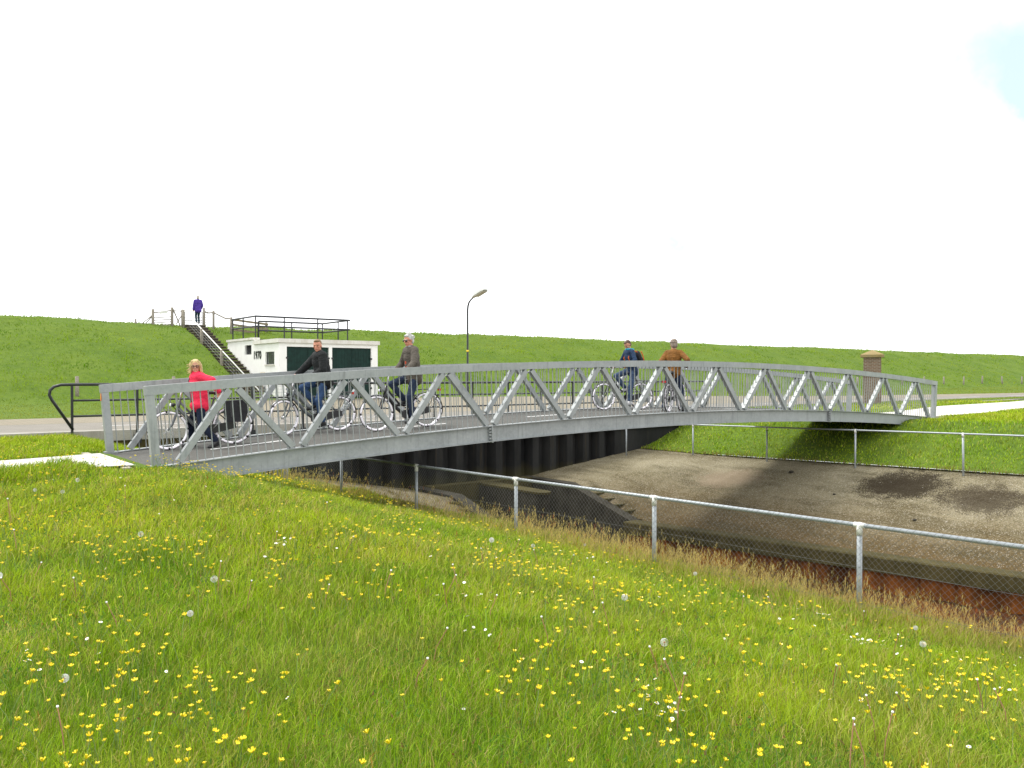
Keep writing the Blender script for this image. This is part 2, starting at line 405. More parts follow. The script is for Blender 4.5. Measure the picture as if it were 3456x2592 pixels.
WALL_Y = 8.1
def z_north(S, Q):
    z = np.interp(Q, [8, 18, 26.3, 27.6, 36.6, 38.3, 41.5, 60, 400], [0, 0, .20, .58, 4.05, 4.50, 4.55, .2, -.3])
    w = sm((Q - 26) / 3)
    z = z + w * (.34 * (fbm(S * .3, Q * .3, 2) - .5) + .13 * (fbm(S * 1.1, Q * 1.1, 5) - .5))
    z = z + .20 * sm((S - 8.5) / 2.2) * sm((11.25 - S) / .25) * sm((Q - 26.5) / 2) * sm((38.5 - Q) / 2)
    z = z - .12 * w * np.exp(-((S - 12.6) / 3.2) ** 2) * sm((Q - 34) / 4)
    return z
def z_south(S, Q):
    T = -.03 - .33 * sm((-1.5 - Q) / 9)
    f = np.clip((S + .25) / 4.95, 0, 1); f = f * .8 + .2 * sm(f)
    left = T + (-1.30 - T) * f + .06 * (fbm(S * .9, Q * .9, 1) - .5) * sm((S + .5) / 1.5)
    g = np.clip((S - 18.9) / 3.7, 0, 1)
    rb = -1.28 + np.clip(5 - Q, 0, 14) * .021
    right = rb + (-.04 - rb) * (g * .75 + .25 * sm(g)) + .09 * (fbm(S * .8, Q * .8, 4) - .5) * sm((S - 18.5) / 1.5) * sm((24 - S) / 1.5)
    ne = np.interp(S, [-14, -2, -.5], [-2.2, -.1, .15])
    left = left + .13 * np.exp(-((Q - ne + .55) / .5) ** 2) * sm((-S - .8) / .6) * sm((S + 14) / 4)
    return np.where(S < 12, left, right)
def zg(S, Q):
    S, Q = np.asarray(S, float), np.asarray(Q, float)
    return np.where(Q > WALL_Y + .01, z_north(S, Q), z_south(S, Q))
def zg1(s, q): return float(zg(np.array([s]), np.array([q]))[0])

def lines(*segs):
    out = []
    for a, b, st in segs: out += list(np.arange(a, b, st))
    out.append(segs[-1][1]); return np.array(out)
xs = lines((-400, -60, 40), (-60, -14, 4), (-14, -1, .5), (-1, 5.3, .3))
xs = np.concatenate([xs, lines((5.8, 10.8, .45), (10.95, 11.35, .1), (11.5, 18.5, .45)), lines((18.8, 23, .3), (23, 60, 1.0), (60, 140, 4), (140, 900, 60))])
ys = np.concatenate([lines((-200, -40, 20), (-40, -15, 2.5), (-15, -3.2, .5), (-3, 1, .2), (1.2, 8.08, .4)), [WALL_Y, WALL_Y + .02], lines((8.5, 26, .75), (26, 42, .5), (42, 60, 3), (60, 400, 40))])
ys = np.unique(np.round(ys, 3))
ground = grid_mesh('ground', xs, ys, zg, M['soil'], keep=lambda s, q: not (5.3 < s < 18.8 and q < WALL_Y + .03))
# the strip behind the sheet piling keeps its own fine grid
tag(ground, 'grassy ground of the meadow, the verges and the dike', 'ground')

# ------------------------------------------------------------------ roads and paths
def strip(name, ss, near, far, zoff, mat, n=6, label=None, cat='road', kind='structure'):
    V, F = [], []
    for s in ss:
        a, b = near(s), far(s)
        for k in range(n + 1):
            q = a + (b - a) * k / n; V.append((s, q, zg1(s, q) + zoff))
    for i in range(len(ss) - 1):
        for k in range(n):
            F.append((i * (n + 1) + k, (i + 1) * (n + 1) + k, (i + 1) * (n + 1) + k + 1, i * (n + 1) + k + 1))
    me = bpy.data.meshes.new(name); me.from_pydata(V, [], F); me.materials.append(mat)
    o = bpy.data.objects.new(name, me); COL.objects.link(o)
    return tag(o, label, cat, None, kind)
PX = [-400, -30, 5.4, 8.4, 9.0, 24, 34, 49, 71, 140, 800]; PF = [16, 16, 17, 17.6, 25.9, 25.9, 23, 18.4, 15.2, 14.4, 14.4]
ss = list(np.unique(np.concatenate([np.linspace(-60, 9, 40), [5.4, 8.4, 9.0], np.linspace(9, 75, 50), np.linspace(75, 420, 20)])))
near_q = lambda s: float(np.interp(s, [-1.6, -.6, 22, 30], [9.4, 8.36, 8.36, 9.9])) if s > -1.6 else 9.4
strip('road', ss, near_q, lambda s: 13.2, .006, M['asphalt'], 4, 'grey asphalt road running below the dike')
strip('paved_forecourt', ss, lambda s: 13.2, lambda s: max(13.3, float(np.interp(s, PX, PF))), .008, M['paving'], 12, 'tan brick paving along the road and before the white house', 'pavement')
for k in range(-3, 16):                                              # centre dashes of the road
    strip('road_marking', [1.3 + 7.2 * k, 4.2 + 7.2 * k], lambda s: 11.2, lambda s: 11.3, .011, M['mark'], 1, 'white dash painted on the asphalt road', 'road marking')
strip('road_edge_line', [-.6, 22], lambda s: 8.62, lambda s: 8.70, .011, M['mark'], 1, 'thin white line along the road edge behind the black railing', 'road marking')
def lin(xs_, ys_): return lambda s: float(np.interp(s, xs_, ys_))
strip('path', list(np.linspace(-14, -.5, 24)), lin([-14, -2, -.5], [-2.2, -.1, .15]), lin([-14, -2, -.5], [.6, 2.15, 2.6]), .035, M['conc'], 4, 'pale concrete path leading to the near end of the bridge', 'path')
strip('path', list(np.linspace(24.62, 60, 40)), lin([24.6, 29, 35, 45, 60], [.3, .5, 1.3, 2.2, 4.5]), lin([24.6, 27.5, 35, 45, 60], [2.75, 3.0, 4.85, 5.6, 7.9]), .03, M['conc'], 4, 'pale concrete path leaving the far end of the bridge', 'path')
strip('path', list(np.linspace(33, 52, 16)), lin([33, 52], [6.0, 7.4]), lin([33, 52], [6.7, 8.0]), .03, M['asphalt'], 2, 'narrow grey path in the grass beside the road', 'path')

# ------------------------------------------------------------------ canal
def k_right(q): return 12.7 + (2.75 - q) * .186
def bank_r(Uf, Q):
    s0 = np.where(Q > 2.75, 13.45, k_right(Q) + .45); z0 = np.where(Q > 5.7, -1.97, np.where(Q > 3.2, -1.97 + (5.7 - Q) / 2.5 * -.82, -2.67))
    s = s0 + (18.95 - s0) * Uf
    z = z0 + (-1.30 + np.clip(5 - Q, 0, 14) * .021 - z0) * Uf ** .92
    z = z + .05 * (fbm(s * .8, Q * .8, 9) - .5) * sm(Uf * 6) * sm((1 - Uf) * 6)
    return s, z
def ruled(name, us, qs, fn, mat, label, cat):
    U, Q = np.meshgrid(us, qs, indexing='ij'); S, Z = fn(U, Q); V = np.stack([S, Q, Z], -1).reshape(-1, 3); n = len(qs)
    F = [(i * n + j, (i + 1) * n + j, (i + 1) * n + j + 1, i * n + j + 1) for i in range(len(us) - 1) for j in range(n - 1)]
    me = bpy.data.meshes.new(name); me.from_pydata(V.tolist(), [], F); me.materials.append(mat); me.polygons.foreach_set('use_smooth', [True] * len(F))
    o = bpy.data.objects.new(name, me); COL.objects.link(o); return tag(o, label, cat, None, 'structure')
qs = np.unique(np.concatenate([np.linspace(-30, 8.12, 90), [2.74, 2.76, 3.2, 5.7]]))
ruled('canal_bank', np.linspace(0, 1, 40), qs, bank_r, M['bank'], 'gravelly concrete canal bank on the far side below the bridge', 'bank')
def bank_l(Uf, Q):
    s1 = np.where(Q > 2.75, 8.85, 9.1 - (2.75 - Q) * .186 - .45); z1 = np.where(Q > 5.7, -1.97, np.where(Q > 3.2, -1.97 + (5.7 - Q) / 2.5 * -.82, -2.67))
    s = 5.2 + (s1 - 5.2) * Uf; return s, -1.32 + (z1 + 1.32) * Uf
ruled('canal_bank', np.linspace(0, 1, 24), qs, bank_l, M['bank'], 'gravelly concrete canal bank behind the near wire fence', 'bank')
def mud_z(S, Q): return -3.52 + .12 * (fbm(S * .7, Q * .7, 12) - .5) + .10 * sm((S - 12) / 3)
tag(grid_mesh('canal_bed', np.linspace(3, 19, 60), np.linspace(-30, 8.2, 90), mud_z, M['mud']), 'rust brown mud bed of the canal', 'canal bed')
def kerb(name, k, side, label):
    b = MB(); P = []
    for q in (2.9, -30.0):
        a = k(q); P.append((a, q))
    (a0, q0), (a1, q1) = P; w = .5 * side
    top, bot = -2.64, -2.98
    b.prism([(a0, q0, bot), (a0 + w, q0, bot), (a0 + w, q0, top), (a0 + .03 * side, q0, top), (a0, q0, top - .03)], (a1 - a0, q1 - q0, 0))
    return tag(b.build(name, M['conc_moss'], None, 'structure'), label, 'kerb')
kerb('canal_kerb', k_right, 1, 'mossy concrete kerb along the foot of the far canal bank')
kerb('canal_kerb', lambda q: 9.1 - (2.75 - q) * .186, -1, 'mossy concrete kerb along the foot of the near canal bank')

def low_piling(k, side, label):
    t = thing('low_sheet_piling', label, 'retaining wall', (k(-10), -10, -3.0)); b = MB(); V = []
    q = 2.9
    while q > -30:
        for dq, d in ((0, .14), (.26, .14), (.36, .22), (.62, .22)): V.append((k(q - dq) + d * side, q - dq))
        q -= .74
    n = len(V); b.add([(a - k(-10), c + 10, z + 3.0) for z in (-3.8, -2.984) for a, c in V], [(i, i + 1, n + i + 1, n + i) for i in range(n - 1)]); b.build('sheet_piling', M['rust'], t)
low_piling(k_right, 1, 'low rusty brown sheet piling under the far mossy kerb')
low_piling(lambda q: 9.1 - (2.75 - q) * .186, -1, 'low rusty brown sheet piling under the near mossy kerb')

# sheet piling, its concrete cap and the kerb stone of the road
t = thing('sheet_pile_wall', 'dark corrugated sheet pile wall under the road across the canal', 'retaining wall', (0, WALL_Y, 0))
P, x, k = [], -1.5, 0
while x < 17.3:
    P += [(x, 0), (x + .26, 0), (x + .37, .30), (x + .63, .30), ]; x += .76
P += [(x, 0), (23, 0)]; b = MB()
V = [(a, c - .02, z) for z in (-3.4, -.52) for a, c in P]; n = len(P)
b.add(V, [(i, i + 1, n + i + 1, n + i) for i in range(n - 1)]); b.build('sheet_piling', M['pile'], t)
b = MB(); b.span((-1.6, -.12, -.54), (23.2, .24, -.17)); b.build('concrete_cap', M['conc_moss'], t)
b = MB()
for i in range(17):
    x0 = -1.6 + i * 1.46; b.span((x0, -.16, -.166), (x0 + 1.452, .26, .075))
b.build('coping', M['conc_mid'], t)

# sluice outlet in front of the piling
t = thing('sluice_outlet', 'dark concrete sluice outlet with pointed pier in the canal', 'sluice', (11.2, 6.0, -1.9))
def wing(x0, x1, name):
    b = MB(); y = lambda q: q - 6.0
    b.prism([(x0, y(8.0), -1.9), (x0, y(3.0), -1.9), (x0, y(3.0), -.80), (x0, y(3.2), -.74), (x0, y(5.7), 0), (x0, y(8.0), 0)], (x1 - x0, 0, 0)); return b.build(name, M['conc_dark'], t)
wing(-2.35, -1.95, 'wing_wall'); wing(1.9, 2.25, 'wing_wall')
b = MB(); pts = [(-.2, 1.6), (.3, 1.6), (.32, -1.0)] + [(.07 + .25 * math.cos(R(a)), -1.2 - .35 * math.sin(R(a))) for a in range(0, 181, 20)] + [(-.2, -1.0)]
b.prism([(a, c, -1.9) for a, c in pts], (0, 0, 1.85)); b.build('pier', M['conc_dark'], t)
b = MB(); b.prism([(a * 1.06, c * 1.01, 0) for a, c in pts], (0, 0, .06)); p_ = b.build('pier_cap', M['conc_moss'], t); p_.location = (0, 0, -.048)
b = MB(); b.span((-1.94, 1.35, -1.85), (1.89, 1.75, .02)); b.build('headwall', M['conc_moss'], t)
b = MB(); b.span((-1.94, 1.76, -.4), (1.89, 2.0, -.1)); b.build('ledge', M['conc_moss'], t)
def chute(side, name):
    b = MB(); e = 2.26 if side > 0 else -2.36
    z_at = lambda q: -.0 - max(0, (5.7 - q)) / 2.5 * .74
    y = lambda q: q - 6.0
    o0, o1 = (e + .50 * side, e + .62 * side)
    b.beam((e + .56 * side, y(5.55), z_at(5.55) - .24), (e + .56 * side, y(3.1), z_at(3.1) - .24), .12, .40)
    for i in range(6):
        q = 5.45 - i * .42; z = z_at(q) - .03
        b.span((min(e, o0), y(q) - .19, z - .45), (max(e, o0), y(q) + .0, z - .02))
    return b.build(name, M['conc_moss'], t)
chute(1, 'stepped_chute'); chute(-1, 'stepped_chute')
# ------------------------------------------------------------------ the foot bridge
ARCH = .493
def arc(s): return ARCH * (1 - ((s - 12) / 12) ** 2)
def slope(s): return -2 * ARCH * (s - 12) / 144
def bp(s, y, h):
    """point h above the lower chord, measured square to the arc"""
    m = slope(s); L = math.hypot(1, m); return Vector((s - m / L * h, y, arc(s) + h / L))
bridge = thing('foot_bridge', 'long arched galvanised steel truss footbridge over the canal', 'bridge', (0, 0, 0))
S0, S1, W = -.25, 24.28, 3.0
def sweep(b, s0, s1, y0, y1, h0, h1, n, mi=0):
    V, F = [], []
    for i in range(n + 1):
        s = s0 + (s1 - s0) * i / n
        V += [bp(s, y0, h0), bp(s, y1, h0), bp(s, y1, h1), bp(s, y0, h1)]
    for i in range(n):
        a, c = 4 * i, 4 * i + 4
        F += [(a + k, a + (k + 1) % 4, c + (k + 1) % 4, c + k) for k in range(4)]
    F += [(3, 2, 1, 0), tuple(4 * n + k for k in range(4))]
    b.add(V, F, mi)
RAILH = 1.22
b = MB(); sweep(b, S0 - .04, S1 + .04, .10, W - .10, -.10, -.022, 60); deck = b.build('deck', M['deck'], bridge)
for k in range(7):
    s = 1.05 + k * 3.55; b = MB(); sweep(b, s, s + 1.35, 1.46, 1.55, -.021, -.017, 6); b.build('lane_dash', M['mark'], deck)
for k in range(13):
    s = .3 + k * 1.95; b = MB(); sweep(b, s, s + .1, .1, W - .1, -.27, -.104, 1); b.build('cross_beam', M['galv'], bridge)
sideno = 0
for y in (0.0, W):
    out = -1 if y == 0 else 1
    for a, c in ((S0 + .12, 6 - .012), (6.012, 18 - .012), (18.012, S1 - .35)):
        b = MB(); n = max(4, int((c - a) * 2))
        sweep(b, a, c, y - .006, y + .006, -.30, -.014, n)                        # web
        sweep(b, a, c, y - .075, y + .075, -.014, 0, n); sweep(b, a, c, y - .075, y + .075, -.314, -.301, n)
        if a < 0: b.span((S0 - .1, y - .075, -.2), (a - .002, y + .075, -.006))
        if c > 23: b.span((c + .002, y - .075, -.16), (S1 + .1, y + .075, -.008))
        b.build('edge_beam', M['galv'], bridge)
    for s in (6, 18):
        b = MB(); sweep(b, s - .011, s + .011, y - .085, y + .085, -.33, .004, 1)
        for dz in (-.06, -.12, -.18, -.25):
            for ds in (-.03, .03):
                p = bp(s + ds, y + out * .04, dz); b.beam(p - Vector((.035, 0, 0)), p + Vector((.035, 0, 0)), .05, .028)
        b.build('joint_plate', M['galv'], bridge)
    b = MB(); sweep(b, S0 - .07, S1 + .07, y - .055, y + .055, RAILH - .14, RAILH, 60); b.build('top_rail', M['galv'], bridge)
    for s in (S0, S1):
        b = MB(); sweep(b, s - .06, s + .06, y - .06, y + .06, .003, RAILH - .143, 1); o = b.build('end_post', M['galv'], bridge)
        if s < 0 and y > 0:
            b = MB(); p = bp(s - .068, y - .02, 1.0); b.box(p, (.004, .05, .13)); b.build('sticker', M['orange'], o)
    for k in range(12):
        for a, c in ((2 * k + .06, 2 * k + 1 - .05), (2 * k + 2 - .06, 2 * k + 1 + .05)):
            p0, p1 = bp(a, y, .0), bp(c, y, RAILH - .14); d = (p1 - p0).normalized()
            b = MB(); b.beam(p0 + d * .035, p1 - d * .03, .10, .10, (0, 1, 0)); b.build('diagonal', M['galv'], bridge)
# balusters: the hundred that show largest are parts, the others one part
BR = .0093; rest = MB(); cnt = 0
for y in (0.0, W):
    k = 0; s = S0 + .13
    while s < S1 - .1:
        b = MB() if (y == 0 and cnt < 100) else rest
        b.tube([bp(s, y, .002), bp(s, y, RAILH - .142)], BR, 6, 0, False)
        if b is not rest: b.build('baluster', M['galv'], bridge); cnt += 1
        s += .1215
rest.build('baluster', M['galv'], bridge, 'stuff')
for nm, x0, x1, lab in (('bridge_abutment', -.72, .12, 'pale concrete abutment under the near left end of the bridge'), ('bridge_abutment', 24.05, 24.95, 'pale concrete abutment under the far right end of the bridge')):
    t = thing(nm, lab, 'abutment', ((x0 + x1) / 2, 1.5, -.3), 0, 'bridge abutments'); w = (x1 - x0) / 2
    b = MB(); b.span((-w, -1.95, -.5), (w, 1.95, -.02)); b.build('seat_beam', M['conc'], t)
    e = -w if x0 < 0 else w
    b = MB(); b.span((e, -1.55, -.019), (-.30 if x0 < 0 else .30, 1.55, .292)); b.build('threshold', M['conc_tan'], t)

# ------------------------------------------------------------------ wire fences of the canal
def fence_line(A, D, n0, n1): return lambda t_: (A[0] + (D[0] - A[0]) * t_, A[1] + (D[1] - A[1]) * t_)
fl = fence_line((4.57, .42), (4.70, -2.487), -2, 5)
ZT, ZB = -.36, -1.26
t = thing('wire_fence', 'galvanised chain link fence with round top rail on the near canal edge', 'fence', (4.6, 0, ZB))
def loc(q, z): return (fl(q)[0] - 4.6, fl(q)[1], z - ZB + .018 * q)
T0, T1 = -1.92, 5.0
for k in [-1.92, -1, 0, 1, 2, 3, 4, 5]:
    x, y = fl(k); TT = ZT + .018 * k; b = MB(); b.cyl((x - 4.6, y, -.35), (x - 4.6, y, TT - ZB - .10), .030, n=12); o = b.build('post', M['pipe'], t)
    b = MB(); b.cyl((x - 4.6, y, TT - ZB - .11), (x - 4.6, y, TT - ZB + .012), .034, .034, 12); b.ell((x - 4.6, y, TT - ZB + .012), (.034, .034, .022)); b.cyl((x - 4.6 - .004, y + .06, TT - ZB), (x - 4.6 + .004, y - .06, TT - ZB), .030, n=12)
    b.build('cap', M['cap'], o)
b = MB(); b.cyl(loc(T0, ZT), loc(T1, ZT), .024, n=12); b.build('top_rail', M['pipe'], t)
b = MB(); H = .88; pitch = .072; L = (T1 - T0) * 2.91; n = int(L / pitch)
ux, uy = (fl(1)[0] - fl(0)[0]) / 2.91, (fl(1)[1] - fl(0)[1]) / 2.91
def fp(d, z):
    q = T0 + d / 2.91; x, y = fl(q); return Vector((x - 4.6 - .034, y, z - ZB + .018 * q))
for i in range(n):
    d = i * pitch
    for a, c in ((d, d + H), (d + H, d)):
        z0, z1 = ZT - .02, ZT - .02 - H
        if c > L or a > L: continue
        b.cyl(fp(a, z0), fp(c, z1), .0015, n=3, caps=False)
    if d < L:                                                          # lacing over the rail
        b.tube([fp(d, ZT - .02), fp(d + .018, ZT + .018) + Vector((.012, 0, 0)), fp(d + .03, ZT + .026) + Vector((.04, 0, 0)), fp(d + .05, ZT - .0), fp(d + pitch, ZT - .02)], .0022, 3, 0, False)
for i in range(int(H / pitch)):                                         # the first and last diamonds
    z = i * pitch
    for st, sg in ((0, 1), (L, -1)):
        b.cyl(fp(st, ZT - .02 - z), fp(st + sg * (H - z), ZT - .02 - H), .0015, n=3, caps=False)
        b.cyl(fp(st, ZT - .02 - H + z), fp(st + sg * (H - z), ZT - .02), .0015, n=3, caps=False)
for z in (ZT - .46, ZT - .86): b.cyl(fp(0, z), fp(L, z), .002, n=4, caps=False)
b.build('wire_mesh', M['wire'], t)
# barred panel that closes the corner under the bridge
cx, cy = fl(-1.92)
t = thing('bar_fence', 'grey vertical bar fence panel closing the bank under the bridge', 'fence', (cx, cy, ZB))
b = MB(); b.beam((0, .1, .88), (-1.9, .55, .88), .03, .03); b.beam((0, .1, .1), (-1.9, .55, .1), .03, .03); b.build('rails', M['galv'], t)
b = MB(); b.box((0, .1, .35), (.07, .07, 1.25)); b.build('post', M['galv'], t)
b = MB()
for i in range(1, 22): b.box((-i * .088, .1 + i * .0208, .5), (.02, .02, .86))
b.build('bars', M['galv'], t)

fr = lambda k: (18.6, 5.42 - 2.95 * k) if k >= 0 else (17.6, 7.6)
frz = lambda k: (-.29 + .055 * max(k, 0), -1.40 + .07 * max(k, 0))
t = thing('pipe_fence', 'galvanised post and rail fence on top of the far concrete bank', 'fence', (18.6, 0, -1.31))
for k in (-1, 0, 1, 2, 3, 4, 5):
    x, y = fr(k); zt, zb = (v + 1.31 for v in frz(k)); lean = .04 if k == 3 else 0
    b = MB(); b.cyl((x - 18.6 + lean, y, zb - .3), (x - 18.6, y, zt - .06), .027, n=10); o = b.build('post', M['pipe'], t)
    b = MB(); b.cyl((x - 18.6, y, zt - .10), (x - 18.6, y, zt), .032, n=10); b.ell((x - 18.6, y, zt), (.032, .032, .02)); b.build('cap', M['cap'], o)
b = MB(); b.tube([(fr(k)[0] - 18.6, fr(k)[1], frz(k)[0] + 1.31 - .012) for k in range(-1, 6)], .023, 10); b.build('top_rail', M['pipe'], t)

# ------------------------------------------------------------------ black guard rail of the road
t = thing('guard_rail', 'black pipe railing with slanted ends between road and canal', 'railing', (11.2, 7.92, 0))
xl, xr = -11.2, 11.1
def endloop(e, sg):
    return [(e + sg * .02, 0, .12), (e - sg * .40, 0, .80), (e - sg * .455, 0, .92), (e - sg * .44, 0, 1.03), (e - sg * .36, 0, 1.11), (e - sg * .22, 0, 1.15), (e, 0, 1.155)]
b = MB(); b.tube(endloop(xl, 1) + [(x_, 0, 1.155) for x_ in np.linspace(xl + 1, xr - 1, 12)] + endloop(xr, -1)[::-1], .034, 10); b.build('top_rail', M['black'], t)
for z in (.79, .43):
    b = MB(); b.cyl((xl, 0, z), (xr, 0, z), .026, n=8); b.build('mid_rail', M['black'], t)
for k in range(17):
    x = xl + k * (xr - xl) / 16; b = MB(); b.box((x, 0, .53), (.05, .05, 1.2)); o = b.build('post', M['black'], t)
    b = MB(); b.box((x, -.03, -.14), (.16, .08, .2)); b.build('bracket', M['black'], o)
# ------------------------------------------------------------------ white transformer house in the dike
HX, HY, HZ = 12.37, 26.2, .18
house = thing('transformer_house', 'small white flat roofed house with dark green double doors built into the dike', 'house', (HX, HY, HZ))
HW, HD, HH = 5.46, 7.4, 2.85
def holed(b, a0, a1, z0, z1, holes, place):
    """wall of rectangles round its openings; place(a0,a1,z0,z1) adds one piece"""
    A = sorted({a0, a1, *[h[0] for h in holes], *[h[1] for h in holes]}); Z = sorted({z0, z1, *[h[2] for h in holes], *[h[3] for h in holes]})
    for i in range(len(A) - 1):
        for j in range(len(Z) - 1):
            ca, cz = (A[i] + A[i + 1]) / 2, (Z[j] + Z[j + 1]) / 2
            if any(h[0] < ca < h[1] and h[2] < cz < h[3] for h in holes): continue
            place(A[i], A[i + 1], Z[j], Z[j + 1])
DOORS = ((.39, 2.65), (2.83, 5.08)); WIN = (.62, 1.80, 1.78, 2.42); VENT = (3.75, 4.72, 2.34, 2.84)
b = MB()
holed(b, .2, HW, 0, HH, [(d0, d1, 0, 2.66) for d0, d1 in DOORS], lambda a, c, z0, z1: b.span((a, 0, z0), (c, .2, z1)))
holed(b, 0, HD, 0, HH, [WIN, VENT], lambda a, c, z0, z1: b.span((0, a, z0), (.199, c, z1)))
b.span((HW - .2, .2, 0), (HW, HD, HH)); b.span((.2, HD - .2, 0), (HW - .2, HD, HH))
b.span((0, 3.35, HH), (.2, HD, 3.10))
b.build('wall', M['plaster'], house)
b = MB(); b.span((-.09, -.09, HH + .002), (HW + .09, 3.33, 3.05)); b.build('cornice', M['cornice'], house)
b = MB(); b.span((-.07, 3.335, 3.102), (.30, HD + .05, 3.22)); b.build('parapet_cap', M['cornice'], house)
b = MB(); b.span((.21, 3.34, HH + .01), (HW + .05, HD + .4, 3.03)); b.span((.31, 3.95, 3.032), (HW + .45, HD + .4, 3.16)); roof = b.build('roof', M['black'], house)
b = MB(); b.span((2.2, 5.4, 3.132), (4.4, 6.3, 3.17)); b.build('hatch', M['plank'], roof)
for d0, d1 in DOORS:
    b = MB(); b.span((d0 + .02, .07, .03), ((d0 + d1) / 2 - .008, .12, 2.64)); b.span(((d0 + d1) / 2 + .008, .07, .03), (d1 - .02, .12, 2.64))
    for i in range(14):
        x = d0 + .02 + (d1 - d0 - .04) * (i + .5) / 14; b.span((x - .003, .062, .05), (x + .003, .069, 2.62))
    d = b.build('double_door', M['green'], house)
    b = MB()
    for z in (.55, 2.1):
        for x in (d0 + .01, d1 - .01): b.box((x, .02, z), (.11, .07, .09))
    b.build('hinges', M['black'], d)
    b = MB(); b.box(((d0 + d1) / 2 + .09, .045, 1.2), (.03, .05, .16)); b.build('handle', M['chrome'], d)
a0, a1, z0, z1 = WIN
b = MB()
for p in (((.07, a0, z0), (.12, a0 + .05, z1)), ((.07, a1 - .05, z0), (.12, a1, z1)), ((.07, a0 + .051, z0), (.12, a1 - .051, z0 + .05)), ((.07, a0 + .051, z1 - .05), (.12, a1 - .051, z1))): b.span(*p)
w_ = b.build('window', M['frame'], house)
b = MB(); b.span((.09, a0 + .05, z0 + .05), (.10, a1 - .05, z1 - .05)); b.build('pane', M['glass'], w_)
b = MB(); b.span((-.05, a0 - .04, z0 - .06), (.06, a1 + .04, z0 - .001)); b.build('sill', M['cornice'], w_)
a0, a1, z0, z1 = VENT
b = MB(); b.span((.15, a0, z0), (.17, a1, z1)); v_ = b.build('vent', M['frame'], house)
b = MB()
for i in range(8): b.box((.10, (a0 + a1) / 2, z0 + .04 + i * .06), (.06, a1 - a0 - .01, .012), Matrix.Rotation(R(35), 3, 'Y'))
b.build('louvres', M['black'], v_)
cu = bpy.data.curves.new('numerals', 'FONT'); cu.body = '1970'; cu.size = .52; cu.extrude = .006; cu.offset = .024; cu.space_character = 1.08; cu.resolution_u = 3
tmp = bpy.data.objects.new('tmp', cu); COL.objects.link(tmp)
me = bpy.data.meshes.new_from_object(tmp.evaluated_get(bpy.context.evaluated_depsgraph_get())); bpy.data.objects.remove(tmp)
me.materials.clear(); me.materials.append(M['black']); me.name = 'year_numerals'
num = bpy.data.objects.new('year_numerals', me); COL.objects.link(num); num.parent = house
num.rotation_euler = (R(90), 0, R(-90)); num.location = (-.008, 3.46, 2.10); num.scale = (1.02, 1.05, 1)
# roof railing
rl = MB(); path = [(.33, 7.6), (.35, 4.08), (5.85, 4.02), (5.95, 7.85), (2.0, 7.95)]
def rp(z): return [(x, y, z) for x, y in path]
rl.tube(rp(4.40), .05, 6, 0, True, False); rl.tube(rp(3.86), .046, 6, 0, True, False)
rl.tube([(2.0, 7.95, 4.40), (1.95, 7.95, 4.34), (1.94, 7.95, 3.14)], .022, 6)
ro = rl.build('railing', M['black'], house)
for x, y in [(.34, 5.9), (.35, 4.08), (1.95, 4.07), (3.9, 4.05), (5.72, 4.03), (5.9, 5.6), (5.95, 7.85), (4.0, 7.9), (2.0, 7.95), (.33, 7.5)]:
    b = MB(); b.box((x, y, 3.76 if x > .5 else 3.80), (.055, .055, 1.26 if x > .5 else 1.18)); b.build('railing_post', M['black'], ro)

# ------------------------------------------------------------------ steps up the dike, with handrail and gates
st = thing('dike_stairs', 'long straight flight of dark steps climbing the grass dike', 'stairs', (11.75, 26.2, -.02))
NS = 26
for i in range(NS):
    b = MB(); y, z = i * .444, i * .1712
    b.span((-.55, y, z - .5), (.58, y + .50, z + .13), 0); b.span((-.56, y - .025, z + .131), (.59, y + .46, z + .1712), 1)
    b.build('step', [M['step'], M['tread']], st)
t = thing('stair_handrail', 'pale metal handrail with wires on wooden posts beside the dike stairs', 'handrail', (11.12, 26.2, .12))
hz = lambda y: .80 + y * .3856
b = MB(); b.tube([(0, -.6, hz(-.6)), (0, 11.6, hz(11.6))], .035, 8); b.build('rail', M['cap'], t)
for y in (.9, 4.6, 7.9, 11.2):
    b = MB(); b.cyl((-.04, y, hz(y) - 1.2), (-.04, y, hz(y) + .06), .075, n=8); b.build('post', M['timber'], t)
b = MB()
for d in (.18, .36, .54): b.cyl((0, -.4, hz(-.4) - d), (0, 11.4, hz(11.4) - d), .004, n=4, caps=False)
for i in range(30):
    y = -.3 + i * .4; b.cyl((0, y, hz(y) - .02), (0, y, hz(y) - .6), .003, n=3, caps=False)
b.build('wires', M['pipe'], t)
t = thing('marker_sign', 'small cream marker board with orange dot at the foot of the dike stairs', 'sign', (11.35, 25.75, .15))
b = MB(); b.box((0, 0, .6), (.05, .05, 1.3)); b.build('post', M['timber'], t)
b = MB(); b.box((0, -.03, 1.32), (.24, .02, .18)); o = b.build('board', M['board'], t)
b = MB(); b.cyl((.04, -.041, 1.32), (.04, -.047, 1.32), .05, n=10); b.build('dot', M['orange'], o)
t = thing('wire_gate', 'pale square mesh gate at the foot of the dike stairs', 'gate', (11.2, 25.55, .05))
b = MB()
for p, q in (((0, 0, .05), (1.3, 0, .05)), ((0, 0, 1.0), (1.3, 0, 1.0)), ((0, 0, .05), (0, 0, 1.0)), ((1.3, 0, .05), (1.3, 0, 1.0))): b.cyl(p, q, .022, n=6)
b.build('gate_frame', M['pipe'], t); b = MB()
for i in range(1, 9): b.cyl((i * .144, 0, .06), (i * .144, 0, .99), .008, n=4)
for i in range(1, 6): b.cyl((0, 0, .05 + i * .158), (1.3, 0, .05 + i * .158), .008, n=4)
b.build('mesh', M['pipe'], t)

